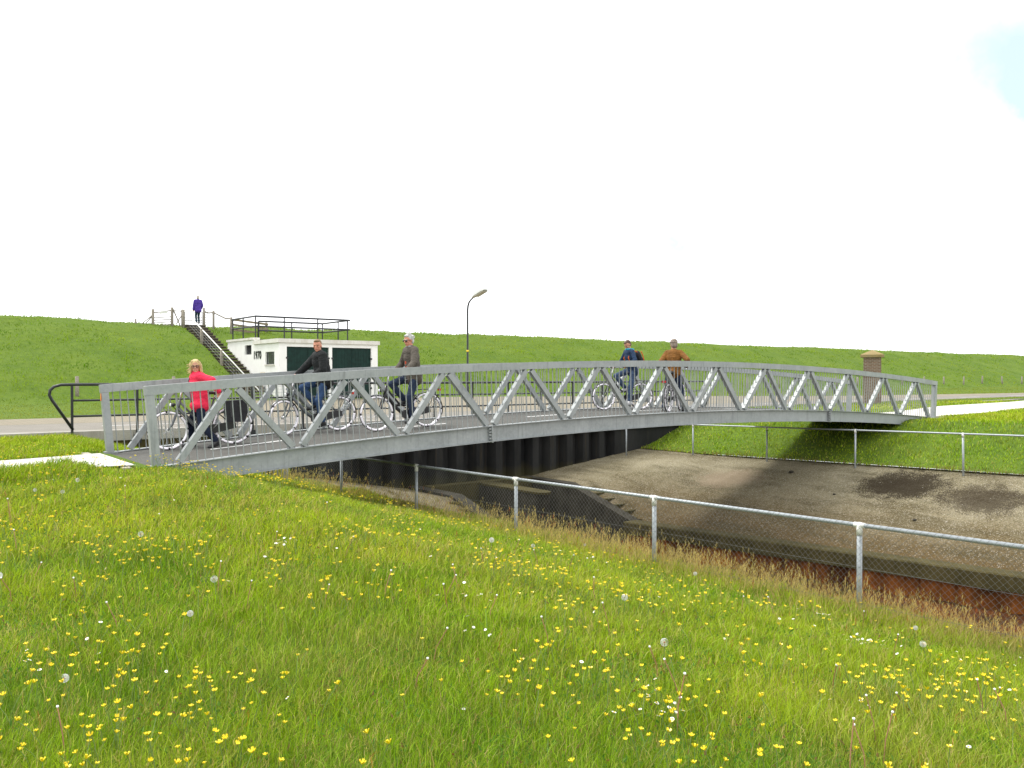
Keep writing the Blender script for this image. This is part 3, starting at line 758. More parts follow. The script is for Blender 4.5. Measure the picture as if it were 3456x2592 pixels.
QG = 38.25
gp = {'a': (9.58, QG, 5.31), 'b': (10.66, QG, 5.47), 'c': (11.25, QG, 5.37), 'd': (12.52, QG, 5.53), 'e': (13.1, QG, 5.40), 'f': (13.75, 37.0, 4.95), 'g': (15.9, 36.9, 4.70)}
def post(b, k, r=.075, ox=0, oy=0, oz=0):
    x, y, z = gp[k]; b.cyl((x - ox, y - oy, 3.6 - oz), (x - ox, y - oy, z - oz), r, r * .94, 9)
t = thing('field_gate', 'wide barred field gate with a small sign on the dike crest', 'gate', (9.58, QG, 4.3))
for k in 'ab':
    b = MB(); post(b, k, .09, 9.58, QG, 4.3); b.build('post', M['timber'], t)
b = MB()
for i, z in enumerate((.10, .25, .40, .55, .86)):
    b.beam((.04, 0, z - (.05 if i < 4 else .06)), (1.05, 0, z + .06 + (.06 if i == 4 else 0)), .03, .05 if i < 4 else .07)
b.build('bars', M['timber'], t)
b = MB(); b.box((.58, -.05, .84), (.46, .02, .15), Matrix.Rotation(R(-7), 3, 'Y')); b.build('sign', M['cap'], t)
b = MB(); b.beam((-.75, 0, 0.0), (-.02, 0, .66), .07, .05); b.beam((-.5, .05, 0.0), (-.02, .03, .62), .05, .05); b.beam((1.1, -.1, 1.08), (1.52, -.2, .0), .09, .07); b.cyl((-.95, 0, -.3), (-.95, 0, .40), .05, n=8); b.build('brace', M['timber'], t)
t = thing('pedestrian_gate', 'narrow barred gate at the top of the dike stairs', 'gate', (11.25, QG, 4.3))
for k in 'cd':
    b = MB(); post(b, k, .075, 11.25, QG, 4.3); b.build('post', M['timber'], t)
b = MB()
for z in (.12, .27, .42, .57, .92): b.beam((.1, 0, z), (1.18, 0, z + .05), .02, .045)
for x in (.14, 1.16): b.beam((x, 0, .05), (x, 0, .95), .03, .03, (1, 0, 0))
b.beam((-.5, 0, .98), (-.04, 0, .96), .04, .05); b.beam((-.35, 0, .2), (-.02, 0, .75), .05, .05); b.build('bars', M['timber'], t)
b = MB(); b.beam((1.36, .03, .1), (1.36, .03, .98), .025, .025, (1, 0, 0)); b.beam((1.48, .03, .1), (1.48, .03, .98), .025, .025, (1, 0, 0))
for i in range(6): b.beam((1.36, .03, .2 + i * .15), (1.48, .03, .2 + i * .15), .02, .02)
b.build('ladder_bracket', M['timber'], t)
t = thing('wooden_fence', 'weathered wooden plank fence running down the dike crest behind the white house', 'fence', (13.1, QG, 4.2))
o_ = Vector((13.1, QG, 4.2)); pv = lambda k, dz: Vector((gp[k][0], gp[k][1], gp[k][2] + dz)) - o_
for k in 'efg':
    b = MB(); post(b, k, .075, *o_); b.build('post', M['timber'], t)
b = MB(); b.tube([pv('d', -.2), (pv('d', -.26) + pv('e', -.2)) / 2, pv('e', -.12), pv('e', -.12) * .7 + pv('f', -.1) * .3 + Vector((0, 0, -.05)), pv('e', -.12) * .3 + pv('f', -.1) * .7 + Vector((0, 0, -.10)), pv('f', -.1)], .045, 7); b.build('sagging_rail', M['timber'], t)
for dz in (-.12, -.42, -.72):
    b = MB(); b.beam(pv('f', dz - .03) + Vector((0, -.09, 0)), pv('g', dz) + Vector((.1, -.09, 0)), .035, .13); b.build('plank', M['plank'], t)

# fence posts along the foot of the dike
pm = None
for i, s in enumerate([3.6, 7.7, 51.3, 55.6, 60, 64.2, 68, 71.7, 76, 80.5, 85, 89.2, 94, 98.9, 104, 109, 114, 119, 124]):
    if pm is None:
        b = MB(); b.cyl((0, 0, -.3), (0, 0, .86), .085, .075, 9); b.ell((0, 0, .86), (.075, .075, .015)); pm = b.mesh('wooden_post', M['timber'])
    o = bpy.data.objects.new('wooden_post', pm); COL.objects.link(o); q = 27.4 + random.uniform(-.15, .15)
    o.location = (s, q, zg1(s, q)); o.rotation_euler = (random.uniform(-.06, .06), random.uniform(-.06, .06), random.uniform(0, 6))
    sc_ = random.uniform(.92, 1.06); o.scale = (sc_, sc_, sc_)
    left = i < 2
    tag(o, ['lone grey wooden post in the dike grass, leftmost in the photo', 'pale wooden post in the dike grass just left of the person in red'][i] if left else 'small wooden fence post at the dike foot right of the lamp post', 'post', 'posts left of the stairs' if left else 'posts along the dike foot')

# street lamp
t = thing('street_lamp', 'black street lamp with bent neck and grey lantern head beside the road', 'street lamp', (17.0, 16.6, 0))
b = MB(); pp = [(0, 0, -.2), (0, 0, .9), (0, 0, .95), (0, 0, 4.25), (0, -.03, 4.42), (0, -.10, 4.56), (0, -.22, 4.66), (0, -.38, 4.74)]
b.tube(pp, [.07, .07, .045, .04, .038, .036, .034, .032], 10); b.build('pole', M['black'], t)
b = MB(); b.cyl((0, 0, 2.42), (0, 0, 2.50), .052, n=12); b.build('band', M['yellow'], t)
d = Vector((0, -.96, .27)).normalized(); u = Vector((0, .27, .96)).normalized(); c0 = Vector((0, -.36, 4.73)); X = Vector((1, 0, 0))
b = MB()
prof = [(0, .05, .05), (.12, .09, .08), (.3, .15, .13), (.9, .155, .12), (1.02, .12, .05)]
V = [];
for l, w, h in prof: V += [c0 + d * l + X * w - u * .0, c0 + d * l - X * w, c0 + d * l - X * w * .7 + u * h, c0 + d * l + X * w * .7 + u * h]
n = len(prof); b.add(V, [(4 * i + k, 4 * i + (k + 1) % 4, 4 * i + 4 + (k + 1) % 4, 4 * i + 4 + k) for i in range(n - 1) for k in range(4)] + [(3, 2, 1, 0), (4 * n - 4, 4 * n - 3, 4 * n - 2, 4 * n - 1)])
hd = b.build('lamp_head', M['lamp'], t)
b = MB(); b.box(c0 + d * .62 - u * .022, (.26, .66, .04), Matrix((X, d, u)).transposed()); b.build('lens', M['lens'], hd)

# brick pillar
t = thing('brick_pillar', 'square brick pillar with pyramid cap beside the road beyond the bridge', 'pillar', (36.3, 8.7, -.02), R(28))
b = MB(); b.prism([(-.41, -.41, -.2), (.41, -.41, -.2), (.41, .41, -.2), (-.41, .41, -.2)], (0, 0, 2.53)); b.build('shaft', M['brick'], t)
b = MB(); b.span((-.55, -.55, 2.332), (.55, .55, 2.46)); V = [(-.55, -.55, 2.461), (.55, -.55, 2.461), (.55, .55, 2.461), (-.55, .55, 2.461), (0, 0, 2.72)]
b.add(V, [(0, 1, 4), (1, 2, 4), (2, 3, 4), (3, 0, 4)]); b.build('cap', M['lichen'], t)
# ------------------------------------------------------------------ bicycles
def deck_z(s): return arc(s) - .022
def frame_on(p, q):
    """matrix with X along the ground from p to q"""
    a, b = Vector((p[0], p[1], deck_z(p[0]))), Vector((q[0], q[1], deck_z(q[0])))
    x = (b - a).normalized(); y = Vector((0, 0, 1)).cross(x); y.normalize(); z = x.cross(y)
    m = Matrix((x, y, z)).transposed().to_4x4(); m.translation = a
    return m

def make_bike(rear, front, label, paint, steer=0.0, crank=200.0, rackfrac=1.0):
    """local X forward, Y left, Z up; origin under the rear axle"""
    root = thing('bicycle', label, 'bicycle', group='bicycles on the bridge', mat=frame_on(rear, front))
    WB = 1.10; Rr, Rf = Vector((0, 0, .35)), Vector((WB, 0, .35)); bbk = Vector((.47, 0, .29))
    fr = M[paint]; blk, chr_, pl = M['bikeblack'], M['chrome'], M['plastic']
    head_lo, head_hi = Vector((.915, 0, .68)), Vector((.86, 0, .88))
    def wheel(c, ang):
        rot = Matrix.Rotation(R(ang), 4, 'Z'); b = MB()
        b.ring((0, 0, 0), (0, 1, 0), .306, .011, 40, 5); b.cyl((0, -.045, 0), (0, .045, 0), .032, n=10)
        for i in range(28):
            a = 2 * math.pi * i / 28; sd_ = .028 * (1 if i % 2 else -1); o = .35 * (1 if i % 4 < 2 else -1)
            b.cyl((.028 * math.cos(a + o * 2), sd_, .028 * math.sin(a + o * 2)), (.300 * math.cos(a), 0, .300 * math.sin(a)), .0018, n=3, caps=False)
        w = b.build('wheel', chr_, root); w.matrix_local = Matrix.Translation(c) @ rot
        b = MB(); b.ring((0, 0, 0), (0, 1, 0), .330, .022, 48, 8); b.build('tyre', M['tyre'], w)
        b = MB()
        for i in range(8):
            for y in (-.019, .019): b.ring((0, y, 0), (0, 1, 0), .323, .0195, 7, 6, 0, i * 45 + 3, i * 45 + 42)
        b.build('reflective_strip', M['strip'], w)
    wheel(Rr, 0); wheel(Rf, steer)
    # frame
    b = MB(); c = Vector
    b.tube([c((.90, 0, .735)), c((.80, 0, .60)), c((.66, 0, .42)), c((.55, 0, .325)), bbk], [.030, .033, .036, .036, .034], 10)
    b.tube([c((.87, 0, .845)), c((.76, 0, .70)), c((.62, 0, .53)), c((.50, 0, .46)), c((.375, 0, .50))], .021, 8)
    b.tube([bbk, c((.29, 0, .84))], .022, 8); b.tube([head_lo, head_hi], .026, 8); b.cyl(bbk - c((0, .045, 0)), bbk + c((0, .045, 0)), .036, n=10)
    for y in (-.06, .06):
        b.tube([bbk + c((0, y * .4, 0)), c((.25, y, .32)), Rr + c((0, y, 0))], .012, 6)
        b.tube([c((.33, y * .4, .70)), c((.2, y, .55)), Rr + c((0, y, 0))], .010, 6)
    b.build('frame', fr, root)
    rs = Matrix.Translation(Rf) @ Matrix.Rotation(R(steer), 4, 'Z') @ Matrix.Translation(-Rf)
    def steered(b, name, mat, par=root):
        o = b.build(name, mat, par); o.matrix_local = rs if par is root else Matrix.Identity(4); return o
    b = MB()
    for y in (-.055, .055): b.tube([head_lo + c((0, y * .5, .02)), c((.955, y, .60)), c((1.02, y, .45)), Rf + c((0, y, 0))], [.017, .018, .015, .012], 8)
    b.box(head_lo + c((.01, 0, 0)), (.05, .13, .05)); steered(b, 'fork', fr)
    b = MB(); b.tube([head_hi, c((.835, 0, .98)), c((.80, 0, 1.10)), c((.81, 0, 1.13))], .016, 8)
    b.tube([c((.58, .29, 1.10)), c((.70, .285, 1.12)), c((.82, .20, 1.15)), c((.83, .06, 1.14)), c((.82, 0, 1.13)), c((.83, -.06, 1.14)), c((.82, -.20, 1.15)), c((.70, -.285, 1.12)), c((.58, -.29, 1.10))], .012, 8)
    for y in (-1, 1): b.tube([c((.74, .27 * y, 1.11)), c((.72, .25 * y, 1.07)), c((.62, .26 * y, 1.06))], .006, 5)
    hb = steered(b, 'handlebar', chr_)
    for y in (-.29, .29):
        b = MB(); b.cyl((.575, y, 1.099), (.70, y * .985, 1.121), .018, n=8); b.build('grip', pl, hb)
    b = MB(); b.box((.80, 0, 1.165), (.07, .09, .025)); b.build('display', pl, hb)
    # saddle
    b = MB(); b.ell((.20, 0, .965), (.13, .095, .045)); b.ell((.32, 0, .97), (.12, .045, .035)); sdl = b.build('saddle', pl, root)
    b = MB(); b.cyl((.29, 0, .84), (.26, 0, .95), .014, n=8); b.build('seat_post', chr_, sdl)
    def guard(cn, a0, a1):
        b = MB(); V, F = [], []; n = 22
        for i in range(n + 1):
            a = R(a0 + (a1 - a0) * i / n)
            for r_, y in ((.366, -.03), (.376, 0), (.366, .03)): V.append(cn + c((r_ * math.cos(a), y, r_ * math.sin(a))))
        for i in range(n):
            F += [(3 * i, 3 * i + 1, 3 * i + 4, 3 * i + 3), (3 * i + 1, 3 * i + 2, 3 * i + 5, 3 * i + 4)]
        return b.add(V, F, 0, True)
    b = guard(Rr, 15, 200); b.tube([Rr + c((0, .04, 0)), Rr + c((-.33, .03, .16))], .004, 4); b.build('mudguard', blk, root)
    b = guard(Rf, 40, 175); b.tube([Rf + c((0, .05, 0)), Rf + c((-.05, .035, .365))], .004, 4); steered(b, 'mudguard', blk)
    b = MB(); z = .765
    for y in (-.06, 0, .06): b.cyl((-.30, y, z), (.20, y, z), .007, n=6)
    for x in (-.30, -.05, .18): b.cyl((x, -.062, z), (x, .062, z), .006, n=6)
    for y in (-.062, .062):
        b.cyl((-.08, y, z), (0, y * 1.1, .36), .006, n=5); b.cyl((-.20, y, z), (0, y * 1.1, .36), .005, n=5); b.cyl((.2, y, z), (.30, y * .4, .72), .006, n=5)
    b.build('luggage_rack', blk, root)
    b = MB(); b.box((-.315, 0, .74), (.03, .09, .05)); b.build('tail_light', M['red'], root)
    b = MB(); b.ell((.985, 0, .80), (.05, .035, .035)); b.cyl((.985, 0, .77), (.93, 0, .70), .008, n=5); hl = steered(b, 'headlight', pl)
    b = MB(); b.ell((1.025, 0, .80), (.016, .03, .03)); b.build('lens', M['white'], hl)
    b = MB(); b.prism([(-.06, .055, .30), (.02, .055, .285), (.50, .055, .20), (.58, .055, .24), (.59, .055, .33), (.52, .055, .385), (.03, .055, .415), (-.05, .055, .40)], (0, .02, 0)); b.build('chain_case', blk, root)
    b = MB(); b.box((.10, -.03, .33), (.26, .05, .07)); b.ell((0, -.05, .35), (.06, .03, .06)); b.build('hub_gear', pl, root)
    b = MB(); a = R(crank)
    ends = []
    for y, aa in ((.10, a), (-.10, a + math.pi)):
        e = bbk + c((.17 * math.cos(aa), y, .17 * math.sin(aa))); ends.append(e); b.tube([bbk + c((0, y * .8, 0)), e], .011, 6)
    cr = b.build('crank', chr_, root)
    for e, y in zip(ends, (.05, -.05)):
        b = MB(); b.box(e + c((0, y, 0)), (.10, .09, .022)); b.build('pedal', pl, cr)
    b = MB(); b.tube([(.36, .06, .30), (.22, .11, .44)], .008, 5); b.build('kickstand', chr_, root)
    def grip_pos(y):
        p = c((.63, y, 1.115)); return (rs @ p)
    return root, [e + c((0, y, .012)) for e, y in zip(ends, (.05, -.05))], grip_pos

# ------------------------------------------------------------------ people
def remesh(b, name, voxel, mat, parent, smooth=4, loc=(0, 0, 0)):
    o = bpy.data.objects.new('tmp', b.mesh('tmp', mat)); COL.objects.link(o)
    r = o.modifiers.new('r', 'REMESH'); r.mode = 'VOXEL'; r.voxel_size = voxel; r.use_smooth_shade = True
    if smooth: s_ = o.modifiers.new('s', 'SMOOTH'); s_.iterations = smooth; s_.factor = .5
    dg = bpy.context.evaluated_depsgraph_get(); me = bpy.data.meshes.new_from_object(o.evaluated_get(dg))
    bpy.data.objects.remove(o)
    me.name = name; me.materials.clear(); me.materials.append(mat)
    me.polygons.foreach_set('use_smooth', [True] * len(me.polygons))
    n = bpy.data.objects.new(name, me); COL.objects.link(n); n.parent = parent; n.location = loc
    return n

def ik(a, c, l1, l2, hint):
    a, c, hint = Vector(a), Vector(c), Vector(hint); d = c - a; L = min(d.length, (l1 + l2) * .999); d.normalize()
    x = (l1 * l1 - l2 * l2 + L * L) / (2 * L); h = math.sqrt(max(0, l1 * l1 - x * x))
    p = hint - d * hint.dot(d); p.normalize()
    return a + d * x + p * h, a + d * L

def rotm(x, z):
    """rotation whose local X ~ x and local Z = z"""
    z = Vector(z).normalized(); x = Vector(x); x = (x - z * x.dot(z)).normalized(); y = z.cross(x)
    return Matrix((x, y, z)).transposed()

def make_person(mat4, base, label, J, mats, k=1.0, hair='short', glasses=None, hood=None, skirt=.0, group=None, bulk=.018):
    """J: hip, neck (Vector), side (unit, to the left), head_yaw, head_pitch, hands[l,r], feet[l,r] (ankles), footdir, elbow hints, knee hints; all in the frame mat4"""
    m = mat4.copy(); m.translation = mat4 @ Vector(base)
    root = thing('person', label, 'person', mat=m, group=group); off = Vector(base)
    c = lambda p: Vector(p) - off
    hip, neck = c(J['hip']), c(J['neck']); sd_ = Vector(J['side']).normalized(); t = (neck - hip).normalized()
    hs = Vector(J.get('hipside', (0, 1, 0))); fwd = sd_.cross(t); fwd.normalize()
    rt = Matrix((fwd, t.cross(fwd), t)).transposed()                   # X forward, Y left, Z up the spine
    L = (neck - hip).length
    at = lambda f: hip + t * L * f
    sh = [neck + sd_ * .175 * k * s_ - t * .045 * k for s_ in (1, -1)]
    hp = [hip + hs * .085 * k * s_ for s_ in (1, -1)]
    hands = [c(p) for p in J['hands']]; feet = [c(p) for p in J['feet']]
    el, wr = zip(*[ik(sh[i], hands[i], .29 * k, .255 * k, J['elbow'][i]) for i in (0, 1)])
    kn, an = zip(*[ik(hp[i], feet[i], .44 * k, .43 * k, J['knee'][i]) for i in (0, 1)])
    yaw, pit = R(J['head_yaw']), R(J['head_pitch'])
    hf = Vector((math.cos(yaw) * math.cos(pit), math.sin(yaw) * math.cos(pit), math.sin(pit)))
    rh = rotm(hf, Vector((0, 0, 1)) - hf * hf.z) if abs(hf.z) < .99 else Matrix.Identity(3)
    hc = neck + t * .05 * k + Vector((0, 0, .115 * k)) + hf * .03 * k
    H = lambda x, y, z: hc + rh @ Vector((x, y, z)) * k
    # ---- body: one continuous skin surface
    def torso(b, g):
        for f, w, d, h in ((.0, .165, .125, .13), (.22, .158, .12, .14), (.45, .16, .12, .15), (.68, .172, .125, .15), (.86, .165, .11, .11)):
            b.ell(at(f), (d * k + g, w * k + g, h * k + g), rt, 16, 10)
        b.cap(sh[0] - sd_ * .02, sh[1] + sd_ * .02, .062 * k + g, .062 * k + g); b.cap(at(.85), neck, .09 * k + g, .055 * k + g)
    b = MB(); torso(b, 0)
    for i in (0, 1):
        b.cap(sh[i], el[i], .050 * k, .040 * k); b.cap(el[i], wr[i], .040 * k, .026 * k)
        b.cap(hp[i], kn[i], .080 * k, .052 * k); b.cap(kn[i], an[i], .053 * k, .036 * k)
        kd = (an[i] - kn[i]); b.ell(kn[i] + kd * .3 - fwd * .015, (.052 * k, .052 * k, .12 * k), rotm((1, 0, 0), -kd))
    b.cap(neck - t * .03, hc - rh @ Vector((.02, 0, .02)), .058 * k, .054 * k)
    b.ell(H(-.005, 0, .025), (.098 * k, .077 * k, .098 * k), rh, 18, 12); b.ell(H(.022, 0, -.045), (.070 * k, .060 * k, .078 * k), rh, 16, 10)
    b.ell(H(.058, 0, -.092), (.030 * k, .032 * k, .026 * k), rh); b.ell(H(.082, 0, .022), (.018 * k, .052 * k, .014 * k), rh)
    b.cap(H(.088, 0, .015), H(.112, 0, -.026), .009 * k, .014 * k); b.ell(H(.088, 0, -.062), (.014 * k, .026 * k, .010 * k), rh)
    for s_ in (1, -1):
        b.ell(H(-.005, .077 * s_, -.008), (.020 * k, .010 * k, .031 * k), rh); b.ell(H(.062, .038 * s_, -.02), (.025 * k, .022 * k, .022 * k), rh)
    for i in (0, 1):                                                   # hands: palm, four unequal fingers bent round the grip, thumb
        hd = (wr[i] - el[i]).normalized(); gx = Vector(J.get('handdir', [None, None])[i] or hd); gx.normalize()
        dn = Vector((0, 0, -1)); dn = (dn - gx * dn.dot(gx)).normalized(); sx = gx.cross(dn); mir = 1 if i == 0 else -1
        w0 = wr[i]; rp_ = Matrix((gx, sx, -dn)).transposed()
        b.cap(w0 - hd * .03, w0 + gx * .02, .024 * k, .026 * k); b.ell(w0 + gx * .045, (.050 * k, .040 * k, .016 * k), rp_)
        for f_, (o_, ln) in enumerate(((-.030, .88), (-.010, 1.0), (.010, .95), (.029, .75))):
            p0 = w0 + gx * .075 + sx * o_ * k; p1 = p0 + (gx * .026 + dn * .018) * ln; p2 = p1 + (dn * .026 - gx * .004) * ln; p3 = p2 + (dn * .008 - gx * .020) * ln
            b.cap(p0 - gx * .02, p1, .0095 * k, .0088 * k, 8); b.cap(p1, p2, .0088 * k, .008 * k, 8); b.cap(p2, p3, .008 * k, .007 * k, 8)
        tb = w0 + gx * .025 - sx * .034 * mir; b.cap(tb, tb + gx * .030 - sx * .014 * mir + dn * .012, .011 * k, .0095 * k, 8)
        b.cap(tb + gx * .030 - sx * .014 * mir + dn * .012, tb + gx * .048 - sx * .004 * mir + dn * .030, .0095 * k, .008 * k, 8)
    for i in (0, 1): b.cap(an[i], an[i] + Vector(J['footdir'][i]).normalized() * .07 + Vector((0, 0, -.04)), .03 * k, .022 * k)
    body = remesh(b, 'body', .0062, mats['skin'], root, 2)
    # ---- face details
    b = MB()
    for s_ in (1, -1): b.ell(H(.083, .033 * s_, .002), (.008 * k, .013 * k, .007 * k), rh, 8, 6)
    b.build('eyes', M['frame'], body)
    b = MB(); b.ell(H(.098, 0, -.062), (.007 * k, .024 * k, .0055 * k), rh, 10, 6); b.build('mouth', mats['lip'], body)
    b = MB()
    for s_ in (1, -1): b.cap(H(.094, .014 * s_, .026), H(.082, .052 * s_, .028), .006 * k, .004 * k, 6)
    b.build('eyebrows', mats['hair'], body)
    # ---- hair
    b = MB()
    if hair == 'none': pass
    if hair in ('short', 'thick', 'curly'):
        g = {'short': .003, 'thick': .009, 'curly': .014}[hair]
        b.ell(H(-.024, 0, .042), ((.094 + g) * k, (.076 + g) * k, (.088 + g) * k), rh, 18, 12); b.ell(H(-.05, 0, -.01), ((.062 + g) * k, (.068 + g) * k, (.075 + g) * k), rh, 16, 10)
        b.ell(H(.035, 0, .095), ((.055 + g * .6) * k, (.058 + g * .5) * k, .030 * k), rh)
        if hair != 'short':
            for i in range(34):
                a, e = random.uniform(0, 6.28), random.uniform(-.1, 1.3)
                x, y, z = math.cos(a) * math.cos(e), math.sin(a) * math.cos(e), math.sin(e)
                if x > .35 and z < .75: continue
                b.ell(H(-.024 + x * .102, y * .086, .045 + z * .100), (.020 * k, .020 * k, .016 * k), None, 8, 6)
    if hair == 'long':
        b.ell(H(-.022, 0, .042), (.106 * k, .090 * k, .098 * k), rh, 18, 12); b.ell(H(-.055, 0, -.04), (.070 * k, .088 * k, .110 * k), rh, 16, 10)
        for s_ in (1, -1):
            b.cap(H(.015, .076 * s_, .06), H(-.005, .098 * s_, -.11), .030 * k, .026 * k); b.cap(H(-.03, .085 * s_, .02), H(-.055, .10 * s_, -.16), .034 * k, .026 * k)
            b.cap(H(.045, .055 * s_, .100), H(.035, .078 * s_, .02), .022 * k, .018 * k)
        for i in range(9): b.cap(H(-.06, -.09 + i * .022, -.08), H(-.075 + random.uniform(-.02, .02), -.11 + i * .028, -.15 - random.uniform(0, .04)), .022 * k, .010 * k)
        for i in range(6): b.cap(H(-.05, -.075, .05 - i * .03), H(-.07 - .015 * i, -.145 - random.uniform(0, .05), .03 - i * .035), .016 * k, .005 * k)
    if hair == 'bob':
        b.ell(H(-.02, 0, .04), (.108 * k, .092 * k, .098 * k), rh, 18, 12); b.ell(H(-.05, 0, -.03), (.075 * k, .085 * k, .095 * k), rh, 16, 10)
    remesh(b, 'hair', .0075, mats['hair'], body, 1)
    if glasses:
        b = MB()
        for s_ in (1, -1):
            if glasses == 'frames': b.ring(H(.104, .036 * s_, .001), rh @ Vector((1, 0, 0)), .026 * k, .0045 * k, 14, 6)
            else: b.ell(H(.102, .036 * s_, .001), (.010 * k, .032 * k, .021 * k), rh, 10, 8)
            b.tube([H(.102, .058 * s_, .008), H(.06, .076 * s_, .010), H(-.015, .083 * s_, .006)], .0035 * k, 5)
        b.cyl(H(.107, .014, .006), H(.107, -.014, .006), .0035 * k, n=5); b.build('glasses', M['bikeblack'], body)
    # ---- jacket
    b = MB(); g = bulk; torso(b, g)
    hem = J.get('hem', -.18)
    b.ell(at(hem * .5), (.13 * k + g, .175 * k + g, .16 * k), rt, 16, 10)
    if skirt: b.ell(hip - Vector((0, 0, .06)) + fwd * .02, (.15 * k + g, .18 * k + g, .12 * k), None, 16, 10)
    for i in (0, 1):
        b.cap(sh[i], el[i], .048 * k + g, .038 * k + g); cu_ = wr[i] - (wr[i] - el[i]).normalized() * .02
        b.cap(el[i], cu_, .038 * k + g, .024 * k + g); b.ell(el[i], (.058 * k, .058 * k, .058 * k))
        for f in (.3, .55, .8):                                         # sleeve folds
            p = el[i] + (cu_ - el[i]) * f; ax = (cu_ - el[i]).normalized(); b.ell(p, (.053 * k, .050 * k, .016), rotm((1, 0, .1), ax), 12, 6)
        for f in (.35, .7):
            p = sh[i] + (el[i] - sh[i]) * f; ax = (el[i] - sh[i]).normalized(); b.ell(p, (.068 * k, .064 * k, .018), rotm((1, .2, 0), ax), 12, 6)
    b.ring(neck + t * .03, t, .062 * k, .022 * k, 16, 8)
    jk = remesh(b, 'jacket', .0095, mats['jacket'], root, 3)
    if 'zip' in mats:
        b = MB(); pts = []
        for f in (0.0, .2, .4, .6, .8, .97): pts.append(at(f) + fwd * ((.135 if f < .9 else .085) * k + g))
        b.tube(pts, .006, 6); b.build('zip', mats['zip'], jk)
    if 'shirt' in mats:
        b = MB()
        for f, e in ((.35, .150), (.5, .152), (.66, .150)): b.ell(at(f) + fwd * (e - .028) * k, (.03, .05 * k, .085 * k), rt)
        b.build('shirt_front', mats['shirt'], jk)
    if hood:
        b = MB(); b.ring(neck + t * .015 - fwd * .02, (t - fwd * .35), .082 * k, .030 * k, 16, 8); b.ell(neck - fwd * .105 * k - t * .035, (.055 * k, .10 * k, .07 * k), rt); remesh(b, 'hood', .009, hood, jk, 2)
    # ---- trousers
    b = MB(); b.ell(hip, (.135 * k, .170 * k, .125 * k), rt, 16, 10)
    for i in (0, 1):
        b.cap(hp[i], kn[i], .098 * k, .070 * k); b.cap(kn[i], an[i] + (kn[i] - an[i]).normalized() * .03, .070 * k, .060 * k)
        for f in (.12, .3, .72, .9):
            p = kn[i] + (an[i] - kn[i]) * f; b.ell(p, (.071 * k, .068 * k, .018), rotm((1, .3, .1), an[i] - kn[i]), 12, 6)
        b.ell(kn[i], (.074 * k, .070 * k, .074 * k))
    remesh(b, 'trousers', .0095, mats['trousers'], root, 3)
    for i in (0, 1):
        fd = Vector(J['footdir'][i]).normalized(); a = an[i]; b = MB(); heel = a - fd * .05 + Vector((0, 0, -.055)); toe = a + fd * .165 * k + Vector((0, 0, -.062)) + Vector((0, 0, fd.z * 0))
        b.cap(heel, toe, .036 * k, .032 * k); b.cap(a, a + fd * .06 + Vector((0, 0, -.04)), .047 * k, .042 * k); b.cap(a + Vector((0, 0, .02)), a - fd * .02 + Vector((0, 0, -.04)), .046 * k, .042 * k)
        remesh(b, 'shoe', .008, mats['shoe'][i] if isinstance(mats['shoe'], list) else mats['shoe'], root, 2)
    return root, {'neck': neck + off, 't': t, 'fwd': fwd, 'side': sd_, 'rt': rt, 'L': L, 'hip': hip + off, 'k': k}

V3 = Vector
SK = skin('skin'); SK2 = skin('ruddy_skin', (.55, .25, .165)); LIP = plain('lips', (.36, .12, .09), .5)
BL = cloth('blue_denim', (.028, .060, .135), .45); BL2 = cloth('dark_denim', (.022, .034, .066), .4); NAVYT = cloth('navy_trousers', (.010, .016, .036), .3)
SHOE = plain('black_shoe', (.02, .02, .021), .5); SHOEW = plain('pale_shoe', (.62, .62, .63), .6)
ZIP = plain('dark_zip', (.02, .012, .012), .5)

def ride_pose(ped, grip, neck, yaw, pit, up=.0, hipx=.25, gl=(.29, -.29), handoff=(0, 0, .02)):
    hands = [grip(gl[0]) + V3((-.075, 0, .03)), grip(gl[1]) + V3((-.075, 0, .03))]
    an = [p + V3((-.075, 0, .085)) for p in ped]
    return dict(hip=V3((hipx, 0, 1.04)), neck=V3(neck), side=(0, 1, 0), head_yaw=yaw, head_pitch=pit, hands=hands, feet=an,
                footdir=[(1, .1, -.1), (1, -.1, -.1)], elbow=[(-.4, .8, -.6), (-.4, -.8, -.6)], knee=[(1, .25, .4), (1, -.25, .4)], handdir=[(1, -.1, -.15), (1, .1, -.15)])

# woman in red astride her bicycle, first on the bridge
bike, ped, gr = make_bike((1.62, 1.95), (.58, 2.28), 'black bicycle with a double black pannier, held by the person in red', 'bikegrey', 8, 215)
mw = bike.matrix_world.copy() if False else frame_on((1.62, 1.95), (.58, 2.28))
J = dict(hip=V3((.52, .10, .82)), neck=V3((.55, .09, 1.31)), side=(-.30, .95, 0), head_yaw=86, head_pitch=-4,
         hands=[V3((.20, .36, .98)), gr(-.29) + V3((-.06, 0, .03))], feet=[V3((.30, .26, .095)), V3((.72, -.22, .095))],
         footdir=[(1, .55, -.15), (1, -.05, 0)], elbow=[(-.8, .8, -.1), (-.3, -.8, -.5)], knee=[(1, .35, 0), (1, -.1, 0)], handdir=[(.2, -.3, -1), (1, .1, -.2)], hem=-.25)
make_person(mw, (.5, 0, 0), 'person in a red zipped jacket and glasses with blond hair standing astride a bicycle', J,
            dict(skin=SK, lip=LIP, hair=hairm('blond_hair', (.62, .46, .22)), jacket=cloth('red_jacket', (.76, .030, .080), .2), trousers=NAVYT, shoe=SHOE, zip=ZIP), .93, 'long', 'frames', cloth('red_hood', (.78, .032, .085), .2), .1, None, .032)
t = thing('pannier_bag', 'double black canvas pannier bag on the rear rack behind the person in red', 'bag', mat=mw @ Matrix.Translation((-.06, 0, .79)))
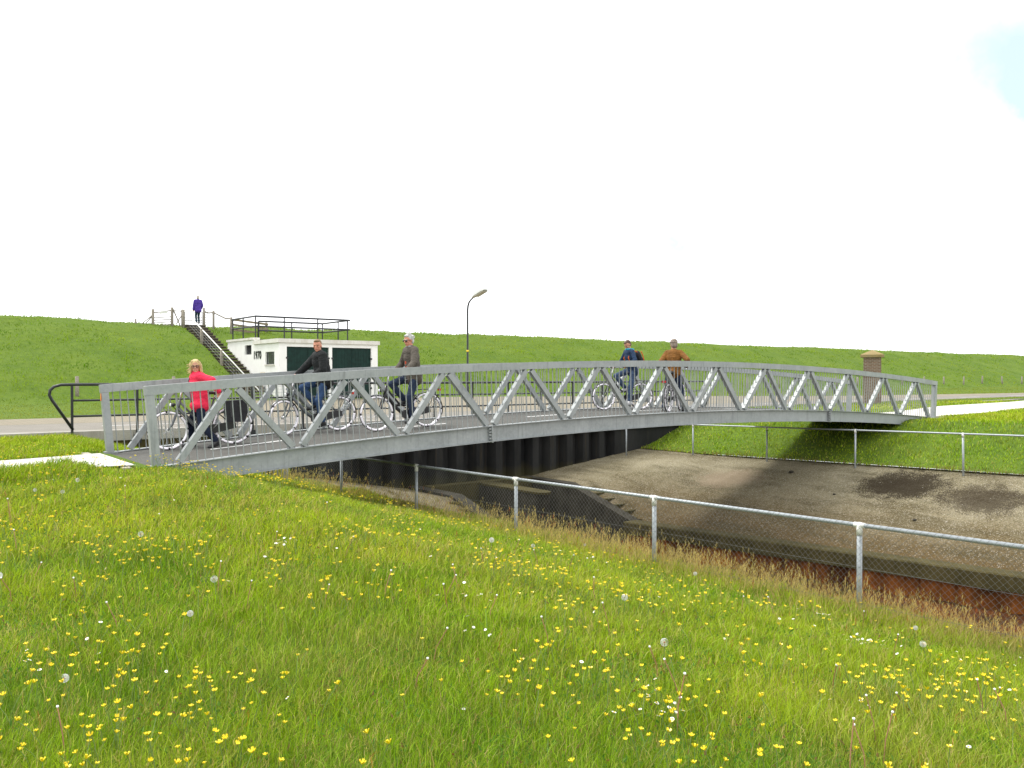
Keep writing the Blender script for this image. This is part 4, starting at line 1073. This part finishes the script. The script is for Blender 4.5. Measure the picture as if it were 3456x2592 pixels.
for y in (-1, 1):
    b = MB(); b.prism([(-.20, 0, -.02), (.17, 0, -.02), (.20, 0, -.20), (.16, 0, -.37), (-.15, 0, -.39), (-.22, 0, -.2)], (0, .13, 0)); o = b.build('pouch', M['bagcloth'], t); o.location = (0, .085 if y > 0 else -.215, 0)
    b = MB(); yy = .222 if y > 0 else -.222
    for x in (-.09, .07): b.box((x, yy, -.15), (.03, .012, .26))
    b.build('strap', M['plastic'], t)
b = MB(); b.span((-.2, -.21, -.018), (.17, .21, .012)); b.build('flap', M['bagcloth'], t)

# man in the black jacket
bike, ped, gr = make_bike((3.86, 2.22), (2.80, 2.42), 'dark grey bicycle with turned front wheel ridden by the person in the black jacket', 'bikegrey', 24, 262)
mw = frame_on((3.86, 2.22), (2.80, 2.42))
J = ride_pose(ped, gr, (.33, 0, 1.57), 58, -6); J['side'] = (-.12, .99, 0)
make_person(mw, (.4, 0, 0), 'person in a black jacket and blue jeans with short brown hair riding a bicycle', J,
            dict(skin=SK2, lip=LIP, hair=hairm('brown_hair', (.22, .14, .075)), jacket=cloth('black_jacket', (.016, .018, .019), .4), trousers=BL, shoe=SHOE, shirt=cloth('grey_shirt', (.30, .31, .27))), 1.0, 'short', bulk=.042)
# grey haired man
bike, ped, gr = make_bike((5.30, 1.20), (4.22, 1.28), 'black bicycle ridden by the person with sunglasses and grey hair', 'bikeblack', -4, 268)
mw = frame_on((5.30, 1.20), (4.22, 1.28))
J = ride_pose(ped, gr, (.30, 0, 1.60), 16, -5)
make_person(mw, (.4, 0, 0), 'person in a brown grey jacket with grey hair and sunglasses riding a bicycle', J,
            dict(skin=SK2, lip=LIP, hair=hairm('grey_hair', (.50, .50, .48)), jacket=cloth('taupe_jacket', (.098, .085, .070), .3), trousers=BL2, shoe=SHOE, shirt=cloth('orange_shirt', (.45, .07, .03))), 1.0, 'thick', 'dark', cloth('grey_hood', (.35, .36, .37)), bulk=.034)
# man with the backpack
bike, ped, gr = make_bike((12.50, 2.10), (11.44, 2.42), 'black bicycle ridden by the person with a backpack', 'bikeblack', 5, 275)
mw = frame_on((12.50, 2.10), (11.44, 2.42))
J = ride_pose(ped, gr, (.36, .0, 1.56), 14, -34)
r_, I = make_person(mw, (.4, 0, 0), 'person in a navy jacket with turquoise hood looking down on a bicycle', J,
            dict(skin=SK, lip=LIP, hair=hairm('dark_brown_hair', (.10, .062, .040)), jacket=cloth('navy_jacket', (.018, .040, .088), .35), trousers=cloth('faded_denim', (.045, .075, .14), .4), shoe=SHOEW), .97, 'short', None, cloth('turquoise_hood', (.03, .36, .50)))
bp_m = Matrix.Translation(I['neck'] - I['t'] * .26 - I['fwd'] * .245) @ I['rt'].to_4x4()
t = thing('backpack', 'dark backpack with red trim on the back of the person in the navy jacket', 'backpack', mat=mw @ bp_m)
b = MB(); b.ell((0, 0, 0), (.085, .135, .21)); b.ell((-.03, 0, -.06), (.085, .12, .13)); remesh(b, 'pack', .01, M['bagcloth'], t, 3)
b = MB()
for y in (-.09, .09): b.tube([(-.06, y, .17), (-.095, y, .05), (-.10, y, -.1), (-.05, y, -.19)], .013, 6)
b.build('trim', cloth('red_trim', (.62, .05, .02)), t)
b = MB()
for y in (-.10, .10): b.tube([(.06, y, .17), (.16, y, .235), (.26, y * 1.1, .22), (.36, y * 1.2, .08), (.34, y * 1.3, -.06)], .016, 6)
b.build('strap', cloth('orange_strap', (.60, .13, .03)), t)
# man in the ochre jacket seen from behind
bike, ped, gr = make_bike((11.72, .46), (12.72, .92), 'black bicycle seen from behind under the person in the ochre jacket', 'bikeblack', 0, 255)
mw = frame_on((11.72, .46), (12.72, .92))
J = dict(hip=V3((.42, 0, .97)), neck=V3((.50, 0, 1.49)), side=(0, 1, 0), head_yaw=32, head_pitch=-8, hands=[gr(.29) + V3((-.07, 0, .04)), gr(-.29) + V3((-.07, 0, .04))],
         feet=[V3((.40, .23, .10)), V3((.44, -.24, .10))], footdir=[(1, .15, 0), (1, -.15, 0)], elbow=[(-.5, .35, -.8), (-.6, -.75, -.5)], knee=[(1, .2, 0), (1, -.2, 0)], handdir=[(1, -.1, -.3), (1, .1, -.3)], hem=-.02)
make_person(mw, (.42, 0, 0), 'person in an ochre brown jacket seen from behind astride a bicycle', J,
            dict(skin=SK, lip=LIP, hair=hairm('grey_brown_hair', (.25, .20, .16)), jacket=cloth('ochre_jacket', (.205, .090, .020), .35), trousers=BL2, shoe=SHOE), 1.03, 'curly', bulk=.028)
# woman in purple on top of the stairs
mw = Matrix.Translation((12.02, 37.75, 4.52)) @ Matrix.Rotation(R(88), 4, 'Z')
J = dict(hip=V3((0, 0, .88)), neck=V3((.03, 0, 1.41)), side=(0, 1, 0), head_yaw=-12, head_pitch=-12, hands=[V3((.10, .25, .84)), V3((.20, -.22, .92))], feet=[V3((.0, .09, .09)), V3((.10, -.08, .09))],
         footdir=[(1, .1, 0), (1, -.1, 0)], elbow=[(-.7, .25, 0), (-.7, -.3, 0)], knee=[(1, 0, 0), (1, 0, 0)], handdir=[(.2, 0, -1), (.5, 0, -.8)], hem=-.28)
make_person(mw, (0, 0, 0), 'person in a violet jacket seen from behind at the top of the dike stairs', J,
            dict(skin=SK, lip=LIP, hair=hairm('pale_grey_hair', (.50, .44, .38)), jacket=cloth('violet_jacket', (.075, .042, .29), .3), trousers=cloth('teal_trousers', (.022, .050, .070), .4), shoe=SHOE), .97, 'bob', None, cloth('violet_hood', (.075, .040, .26)), .1, None, .042)
# ------------------------------------------------------------------ vegetation
def leafmat(name, trans=.35, rough=.6):
    m = bpy.data.materials.new(name); m.use_nodes = True; n, l = m.node_tree.nodes, m.node_tree.links
    n.clear(); out = n.new('ShaderNodeOutputMaterial'); at = n.new('ShaderNodeAttribute'); at.attribute_name = 'Col'
    p = n.new('ShaderNodeBsdfPrincipled'); p.inputs['Roughness'].default_value = rough; p.inputs['Specular IOR Level'].default_value = .07
    tr = n.new('ShaderNodeBsdfTranslucent'); mx = n.new('ShaderNodeMixShader'); mx.inputs[0].default_value = trans
    l.new(at.outputs['Color'], p.inputs['Base Color']); tint = n.new('ShaderNodeMix'); tint.data_type = 'RGBA'; tint.blend_type = 'MULTIPLY'; tint.inputs['Factor'].default_value = 1; l.new(at.outputs['Color'], tint.inputs['A']); tint.inputs['B'].default_value = (1.35, 1.25, .7, 1); l.new(tint.outputs['Result'], tr.inputs['Color'])
    l.new(p.outputs[0], mx.inputs[1]); l.new(tr.outputs[0], mx.inputs[2]); l.new(mx.outputs[0], out.inputs['Surface'])
    return m
LEAF = leafmat('grass_blades', .42)
def blades_mesh(name, pos, h, w, lean, col):
    n = len(pos); yaw = RNG.uniform(0, 2 * np.pi, n)
    r = np.stack([np.cos(yaw), np.sin(yaw), np.zeros(n)], -1) * (w / 2)[:, None]
    up = np.zeros((n, 3)); up[:, 2] = h; ln = np.zeros((n, 3)); ln[:, :2] = lean * h[:, None]
    V = np.empty((n, 5, 3), np.float32)
    V[:, 0] = pos - r; V[:, 1] = pos + r; mid = pos + up * .55 + ln * .3
    V[:, 2] = mid - r * .8; V[:, 3] = mid + r * .8; V[:, 4] = pos + up * (1 - .25 * np.minimum(1, np.linalg.norm(lean, axis=1)))[:, None] + ln
    idx = (np.arange(n) * 5)[:, None] + np.array([0, 1, 3, 2, 2, 3, 4])
    me = bpy.data.meshes.new(name); me.vertices.add(n * 5); me.loops.add(n * 7); me.polygons.add(n * 2)
    me.vertices.foreach_set('co', V.ravel()); me.loops.foreach_set('vertex_index', idx.ravel().astype(np.int32))
    ls = np.empty((n, 2), np.int32); ls[:, 0] = np.arange(n) * 7; ls[:, 1] = ls[:, 0] + 4
    me.polygons.foreach_set('loop_start', ls.ravel())
    ca = me.color_attributes.new('Col', 'FLOAT_COLOR', 'POINT')
    C = np.ones((n, 5, 4), np.float32); C[:, :, :3] = col[:, None, :]
    ca.data.foreach_set('color', C.ravel()); me.materials.append(LEAF); me.update(); me.validate()
    return me
def stuff(name, me, label, cat):
    o = bpy.data.objects.new(name, me); COL.objects.link(o); return tag(o, label, cat, None, 'stuff')

def sector(n, d0, d1, power, margin=.75):
    """points spread over what the camera could see, thinning out with distance"""
    u = RNG.uniform(0, 1, n); p = power + 1
    d = (d0 ** p + (d1 ** p - d0 ** p) * u) ** (1 / p)
    x = RNG.uniform(-margin, margin, n) * d
    S = CAM.x + RGT.x * x + FWD.x * d; Q = CAM.y + RGT.y * x + FWD.y * d
    return S, Q, d
def path_mask(S, Q):
    left = (S < -.35) & (Q > np.interp(S, [-14, -2, -.4], [-2.2, -.1, .1])) & (Q < np.interp(S, [-14, -2, -.4], [.6, 2.15, 2.62]))
    right = (S > 24.4) & (Q > np.interp(S, [24.6, 29, 35, 45, 60], [.3, .5, 1.3, 2.2, 4.5])) & (Q < np.interp(S, [24.6, 27.5, 35, 45, 60], [2.75, 3.0, 4.85, 5.6, 7.9]))
    br = (S > -.8) & (S < 1.6) & (Q > -.12) & (Q < 3.1) | (S > 22.6) & (S < 25) & (Q > -.3) & (Q < 3.2)
    return left | right | br
def lerp3(a, b, t): return np.asarray(a)[None] * (1 - t)[:, None] + np.asarray(b)[None] * t[:, None]
def green(S, Q, lit=1.0):
    n1 = fbm(S * .45, Q * .45, 21); n2 = fbm(S * 1.9, Q * 1.9, 22); r = RNG.uniform(0, 1, len(S))
    c = lerp3((.165, .270, .010), (.290, .350, .020), np.clip((n1 - .3) * 2.2, 0, 1))
    c = c + (np.array((.085, .190, .010))[None] - c) * (np.clip((n2 - .50) * 3.2, 0, 1) * .75)[:, None]
    n4 = fbm(S * .8 + 9, Q * .8, 25); c = c + (np.array((.215, .215, .060))[None] - c) * (np.clip((n4 - .46) * 3.5, 0, 1) * .35)[:, None]
    c = c + (np.array((.40, .36, .13))[None] - c) * ((r > .90) * .7)[:, None]
    c = c + (np.array((.27, .39, .045))[None] - c) * ((r < .18) * .7)[:, None]
    return c * 1.04 * RNG.uniform(.5, 1.65, len(S))[:, None] * lit

# meadow
S, Q, D = sector(460000, 2.2, 19, -.15)
keep = (S < 5.25) & (Q < 8.02) & ~path_mask(S, Q); S, Q, D = S[keep], Q[keep], D[keep]
near_f = np.clip((S - 3.9) / 1.0, 0, 1) * (.25 + .75 * sm((-.5 - Q) / 4))
clump = fbm(S * 2.6, Q * 2.6, 31); big = fbm(S * .7, Q * .7, 32)
h = (.045 + .12 * np.clip(clump - .18, 0, 1) + .05 * big) * RNG.uniform(.6, 1.35, len(S)); h += np.exp(-((S - 4.75) / .45) ** 2) * .10 * RNG.uniform(.3, 1.3, len(S))
ne = np.interp(S, [-14, -2, -.5], [-2.2, -.1, .15]); h *= np.where((np.abs(Q - ne + .5) < .7) & (S < -1.3), 1.5, 1); h = np.where((S > -1.5) & (S < 0) & (Q > -1.6) & (Q < .3), h * .6, h)
h = np.where((S > .2) & (Q > -.3) & (Q < 3.2), h * .6, h)
w = np.maximum(.0032, D * .00088) * RNG.uniform(.7, 1.3, len(S))
lean = RNG.normal(0, .42, (len(S), 2)) + np.array([.22, .05])
col = green(S, Q)
tan = (RNG.uniform(0, 1, len(S)) < .06 + .42 * near_f + .16 * np.clip(fbm(S * .8, Q * .8, 33) - .45, 0, 1))
col[tan] = lerp3((.27, .24, .07), (.42, .34, .15), RNG.uniform(0, 1, tan.sum()))
pos = np.stack([S, Q, zg(S, Q) - .012], -1)
stuff('meadow_grass', blades_mesh('meadow_grass', pos, h, w, lean, col), 'mixed green meadow grass on the near bank', 'grass')
print('meadow blades', len(S))

# low broad leaves between the blades
S, Q, D = sector(70000, 2.2, 14, -.1)
keep = (S < 4.9) & (Q < 8.0) & ~path_mask(S, Q) & (fbm(S * 1.3, Q * 1.3, 35) > .40); S, Q, D = S[keep], Q[keep], D[keep]; n = len(S)
col = lerp3((.045, .130, .016), (.130, .260, .040), RNG.uniform(0, 1, n)); dry = RNG.uniform(0, 1, n) < .14; col[dry] = (.17, .095, .05)
pos = np.stack([S, Q, zg(S, Q) + RNG.uniform(.0, .07, n)], -1); a = RNG.uniform(0, 6.28, n)
stuff('meadow_herbs', blades_mesh('meadow_herbs', pos, RNG.uniform(.008, .028, n), np.maximum(.008, D * .0014) * RNG.uniform(.7, 1.5, n), np.stack([np.cos(a), np.sin(a)], -1) * RNG.uniform(.6, 1.8, n)[:, None], col), 'low broad leaved herbs between the grass of the near meadow', 'herbs')

# tall seeding grass along the near fence: stalk plus head
n = 8000; t_ = RNG.uniform(-2.6, 5.2, n); off = RNG.normal(.0, .28, n) + .05
S = 4.57 + .13 * t_ + off; Q = .42 - 2.907 * t_ + RNG.normal(0, .1, n)
k2 = 5200; S2, Q2, D2 = sector(k2, 2.3, 15, .35); ok = (S2 < 4.6) & (Q2 < 7) & ~path_mask(S2, Q2) & (fbm(S2 * .9, Q2 * .9, 41) > .47); S = np.concatenate([S, S2[ok]]); Q = np.concatenate([Q, Q2[ok]])
fe = np.exp(-((S - 4.6) / .6) ** 2); ok = (S < 5.28) & (Q < 7.9) & (RNG.uniform(0, 1, len(S)) < .3 + .7 * sm((-.5 - Q) / 4)); S, Q, fe = S[ok], Q[ok], fe[ok]; n = len(S)
D = (S - CAM.x) * FWD.x + (Q - CAM.y) * FWD.y; P = np.stack([S, Q, zg(S, Q)], -1)
h = (.14 + .30 * fe * RNG.uniform(.15, 1.2, n)) * RNG.uniform(.7, 1.25, n); w = np.maximum(.0014, D * .00030); lean = RNG.normal(0, .20, (n, 2)) + np.array([.26, -.06])
cs = lerp3((.36, .31, .11), (.58, .46, .20), RNG.uniform(0, 1, n)); rd = RNG.uniform(0, 1, n) < .05; cs[rd] = (.33, .095, .035)
top = P.copy(); top[:, 2] += h * (1 - .25 * np.linalg.norm(lean, axis=1)); top[:, :2] += lean * h[:, None]
PP, HH, WW, LL, CC = [P], [h], [w], [lean], [cs]
for j in range(5):
    p = top.copy(); p[:, 2] -= .012 + j * .014; p[:, :2] += RNG.normal(0, .004, (n, 2)); PP.append(p); HH.append(RNG.uniform(.02, .035, n)); WW.append(w * 1.7); LL.append(lean * 1.2 + RNG.normal(0, .5, (n, 2))); CC.append(cs * RNG.uniform(.8, 1.2, n)[:, None])
cat_ = np.concatenate
stuff('seeding_grass', blades_mesh('seeding_grass', cat_(PP), cat_(HH), cat_(WW), cat_(LL), cat_(CC)), 'tan seeding grass fringing the near wire fence', 'grass')

# far bank, verges and the dike
S, Q, D = sector(260000, 13, 46, .2)
keep = (S > 18.62) & (Q < 8.0) & ~path_mask(S, Q) | (S < 5.0) & (Q > 2.7) & (Q < 8.0) & ~path_mask(S, Q)
S, Q, D = S[keep], Q[keep], D[keep]; w = D * .00085 * RNG.uniform(.7, 1.3, len(S)); h = (.06 + .13 * np.clip(fbm(S * 1.3, Q * 1.3, 51) - .2, 0, 1)) * RNG.uniform(.6, 1.4, len(S))
edge = np.exp(-((S - 18.75) / .25) ** 2); col = green(S, Q); b_ = RNG.uniform(0, 1, len(S)) < edge * .6; col[b_] = (.20, .165, .07)
stuff('bank_grass', blades_mesh('bank_grass', np.stack([S, Q, zg(S, Q) - .01], -1), h, w, RNG.normal(0, .45, (len(S), 2)) + np.array([.15, 0]), col), 'rich green grass on the far bank and the strip before the road', 'grass')
print('bank blades', len(S))

S, Q, D = sector(350000, 20, 150, -.35)
far_q = np.interp(S, PX, PF); inside = (S > HX - 1.2) & (S < HX + HW + .05) & (Q < HY + HD + .2)
keep = (Q > far_q + .05) & (Q < 40.5) & ~inside & ~((S > 11.1) & (S < 12.5) & (Q > 26) & (Q < 37.9))
keep |= (S > 24) & (Q > 8.2) & (Q < np.interp(S, [22, 30], [8.4, 9.9]))
S, Q, D = S[keep], Q[keep], D[keep]; n = len(S)
tus = fbm(S * .9, Q * 1.6, 61); mow = np.clip((27.5 - Q) / 2, 0, 1)
h = (.05 + .22 * np.clip(tus - .35, 0, 1) * (1 - mow)) * RNG.uniform(.6, 1.4, n); w = np.maximum(.018, D * .00075) * RNG.uniform(.7, 1.3, n)
n1 = fbm(S * .12, Q * .2, 62); n2 = fbm(S * .7, Q * 1.3, 63)
col = lerp3((.135, .255, .009), (.235, .325, .018), np.clip((n1 - .25) * 2, 0, 1)); col = col + (np.array((.060, .150, .007))[None] - col) * (np.clip((n2 - .46) * 3.8, 0, 1) * .85)[:, None]
n3 = fbm(S * .10, Q * 1.4, 64); col = col + (np.array((.075, .155, .012))[None] - col) * (np.clip((n3 - .50) * 4, 0, 1) * .55)[:, None]; n5 = fbm(S * .25, Q * .5, 66); col = col + (np.array((.24, .26, .07))[None] - col) * (np.clip((n5 - .52) * 4, 0, 1) * .45)[:, None]
col = col + (np.array((.20, .215, .055))[None] - col) * (mow * .55)[:, None]; col *= RNG.uniform(.75, 1.25, n)[:, None]
stuff('dike_grass', blades_mesh('dike_grass', np.stack([S, Q, zg(S, Q) - .01], -1), h, w, RNG.normal(0, .5, (n, 2)) + np.array([.25, 0]), col), 'bright green tussocky grass covering the dike', 'grass')
print('dike blades', n)

# ------------------------------------------------------------------ flowers
YEL = plain('buttercup_petal', (.78, .60, .006), .35, 0, .08, 60, 0, 60, .5); STEM = plain('flower_stem', (.16, .24, .05), .7, 0, .25); WHT = plain('daisy_petal', (.80, .79, .80), .6, 0, .06)
FLUFF = plain('dandelion_fluff', (.66, .66, .63), .9, 0, .12, 30); DRY = plain('dry_stalk', (.33, .17, .085), .8, 0, .25); DISC = plain('daisy_disc', (.70, .50, .02), .6)
def buttercup(v, hgt):
    b = MB(); r = random.Random(v); lx, ly = r.uniform(-.06, .06), r.uniform(-.06, .06)
    pts = [Vector((lx * (t * t), ly * (t * t), hgt * t)) for t in (0, .35, .7, 1)]; b.tube(pts, .0016, 4, 1, False)
    top = pts[-1]; ax = Vector((r.uniform(-.3, .3), r.uniform(-.3, .3), 1)).normalized(); m = rotm((1, 0, 0), ax); R0 = r.uniform(.0105, .0145); cup = r.uniform(.9, 1.45)
    for i in range(5):
        a = 2 * math.pi * i / 5; P = []
        for rr, da, z in ((.15, -.3, 0), (.62, -.62, .30 * cup), (1.0, -.34, .75 * cup), (1.0, .34, .75 * cup), (.62, .62, .30 * cup), (.15, .3, 0)):
            P.append(top + m @ Vector((R0 * rr * math.cos(a + da), R0 * rr * math.sin(a + da), R0 * z)))
        b.add(P, [(0, 1, 4, 5), (1, 2, 3, 4)], 0)
    b.ell(top + ax * .003, (.004, .004, .004), None, 6, 4, 0)
    return b
def daisy(v, hgt):
    b = MB(); r = random.Random(v + 50); b.tube([(0, 0, 0), (.004, 0, hgt)], .0012, 3, 1, False); top = Vector((.004, 0, hgt)); ax = Vector((r.uniform(-.4, .4), r.uniform(-.6, .2), 1)).normalized(); m = rotm((1, 0, 0), ax)
    P = [top + m @ Vector((.0105 * (1 if i % 2 else .84) * math.cos(i * math.pi / 12), .0105 * (1 if i % 2 else .84) * math.sin(i * math.pi / 12), .002)) for i in range(24)]
    b.add([top] + P, [(0, 1 + i, 1 + (i + 1) % 24) for i in range(24)], 0); b.ell(top + ax * .002, (.0036, .0036, .0028), m, 8, 5, 2); return b
def clock(v, hgt):
    b = MB(); r = random.Random(v + 90); lx = r.uniform(-.05, .05); b.tube([(0, 0, 0), (lx * .4, 0, hgt * .6), (lx, 0, hgt)], .0026, 5, 1, False); c = Vector((lx, 0, hgt + .012)); b.ell(c, (.006, .006, .006), None, 8, 6, 2)
    for i in range(110):
        z = 1 - 2 * (i + .5) / 110; a = i * 2.39996; s_ = math.sqrt(1 - z * z); d = Vector((s_ * math.cos(a), s_ * math.sin(a), z))
        if v == 3 and d.x > .35: continue
        e = d.orthogonal().normalized(); f = d.cross(e); p = c + d * .0235
        b.add([c + d * .006, p + e * .0005, p - e * .0005], [(0, 1, 2)], 0)
        for q_ in range(3):
            g = e * math.cos(q_ * 1.047) + f * math.sin(q_ * 1.047); b.add([p + g * .0072 + d * .001, p - g * .0072 + d * .001, p + g.cross(d) * .0012], [(0, 1, 2)], 0)
    return b
def stalk(v, hgt):
    b = MB(); r = random.Random(v + 200); lx = r.uniform(-.08, .08); pts = [(0, 0, 0), (lx * .2, 0, hgt * .5), (lx, 0, hgt)]; b.tube(pts, .0028, 5, 0, False); b.ell((lx, 0, hgt + .003), (.0065, .0065, .006), None, 8, 6, 1); return b

def free(s, q): return s < 4.9 and q < 7.9 and not path_mask(np.array([s]), np.array([q]))[0]
def spots(n, d0, d1, power, dens=None):
    out = []
    while len(out) < n:
        S, Q, D = sector(400, d0, d1, power, .66)
        w_ = np.ones(400) if dens is None else dens(S, Q); u = RNG.uniform(0, 1, 400)
        out += [(s, q, d) for s, q, d, a, b_ in zip(S, Q, D, w_, u) if b_ < a and free(s, q)]
    return out[:n]
def place(name, meshes, pts, label, cat, group, smin=.85, smax=1.2):
    for s, q, d in pts:
        o = bpy.data.objects.new(name, random.choice(meshes)); COL.objects.link(o)
        o.location = (s, q, zg1(s, q) - .005); o.rotation_euler = (random.gauss(0, .08), random.gauss(0, .08), random.uniform(0, 6.283)); k = random.uniform(smin, smax); o.scale = (k, k, k)
        tag(o, label, cat, group)
def lump(name, builders, pts, mats, label, cat):
    b = MB()
    for s, q, d in pts:
        src = random.choice(builders); a = random.uniform(0, 6.28); ca, sa = math.cos(a), math.sin(a); k = random.uniform(.9, 1.2); z = zg1(s, q)
        b.add([(s + (p[0] * ca - p[1] * sa) * k, q + (p[0] * sa + p[1] * ca) * k, z + p[2] * k) for p in src.v], src.f, 0)
        b.m[-len(src.m):] = src.m
    o = b.build(name, mats, None, 'stuff'); return tag(o, label, cat)
bdens = lambda S, Q: np.clip((fbm(S * 1.1, Q * 1.1, 71) - .42) * 5.0, .07, 1) * np.clip((4.4 - S) / 3.4, .06, 1) * np.where((S < 1) & (Q > -8), 1.0, .62)
BB = [buttercup(i, hh) for i, hh in enumerate((.13, .15, .17, .19, .21, .16))]
pts = sorted(spots(1600, 3.0, 14.5, .25, bdens), key=lambda p: p[2])
place('buttercup', [b.mesh('buttercup', [YEL, STEM]) for b in BB], pts[:300], 'yellow buttercup on a thin green stem in the nearer half of the meadow', 'flower', 'buttercups in the near meadow', .75, 1.2)
lump('buttercups', BB, pts[300:], [YEL, STEM], 'many small yellow buttercups across the farther meadow', 'flowers')
DD = [daisy(i, hh) for i, hh in enumerate((.07, .09, .11))]
cl = []
for cx, cy in [(s, q) for s, q, d in spots(9, 3.5, 11, .2)]:
    for i in range(random.randint(5, 11)):
        s, q = cx + random.gauss(0, .11), cy + random.gauss(0, .11)
        if free(s, q): cl.append((s, q, 0))
for i in range(17): cl.append((-.58 + random.gauss(0, .10), -10.39 + random.gauss(0, .07), 0))
for i in range(26): cl.append((2.92 + random.gauss(0, .16), -9.56 + random.gauss(0, .09), 0))
cl += spots(55, 3.5, 12, .2)
place('daisy', [b.mesh('daisy', [WHT, STEM, DISC]) for b in DD], cl, 'small white daisy low in the meadow grass', 'flower', 'daisies in the near meadow', .9, 1.25)
CK = [clock(i, hh).mesh('dandelion_clock', [FLUFF, STEM, DRY]) for i, hh in enumerate((.17, .20, .23, .20))]
place('dandelion_clock', CK, spots(21, 4.0, 12.5, .1, lambda S, Q: np.where(S < -1.5, 1.0, .16)), 'round white dandelion seed head standing above the meadow grass', 'dandelion', 'dandelion seed heads', .75, 1.0)
SK_ = [stalk(i, hh).mesh('dandelion_stalk', [DRY, WHT]) for i, hh in enumerate((.19, .23, .26, .21))]
place('dandelion_stalk', SK_, spots(46, 3.3, 9, .1), 'bare reddish dandelion stalk with a small white tip', 'dandelion', 'bare dandelion stalks', .85, 1.15)
# a few stones lying on the concrete bank
for i, (u_, q, r_) in enumerate(((.80, 1.1, .09), (.55, -1.0, .05), (.35, -3.5, .06))):
    s, z = bank_r(np.array([u_]), np.array([q])); b = MB(); b.ell((0, 0, 0), (r_, r_ * .75, r_ * .5), None, 9, 6); o = b.build('stone', M['conc_dark']); o.location = (float(s[0]), q, float(z[0]) + r_ * .25)
    tag(o, ['dark stone lying high on the concrete bank', 'small dark stone lying halfway down the concrete bank', 'dark stone lying low on the concrete bank'][i], 'stone')
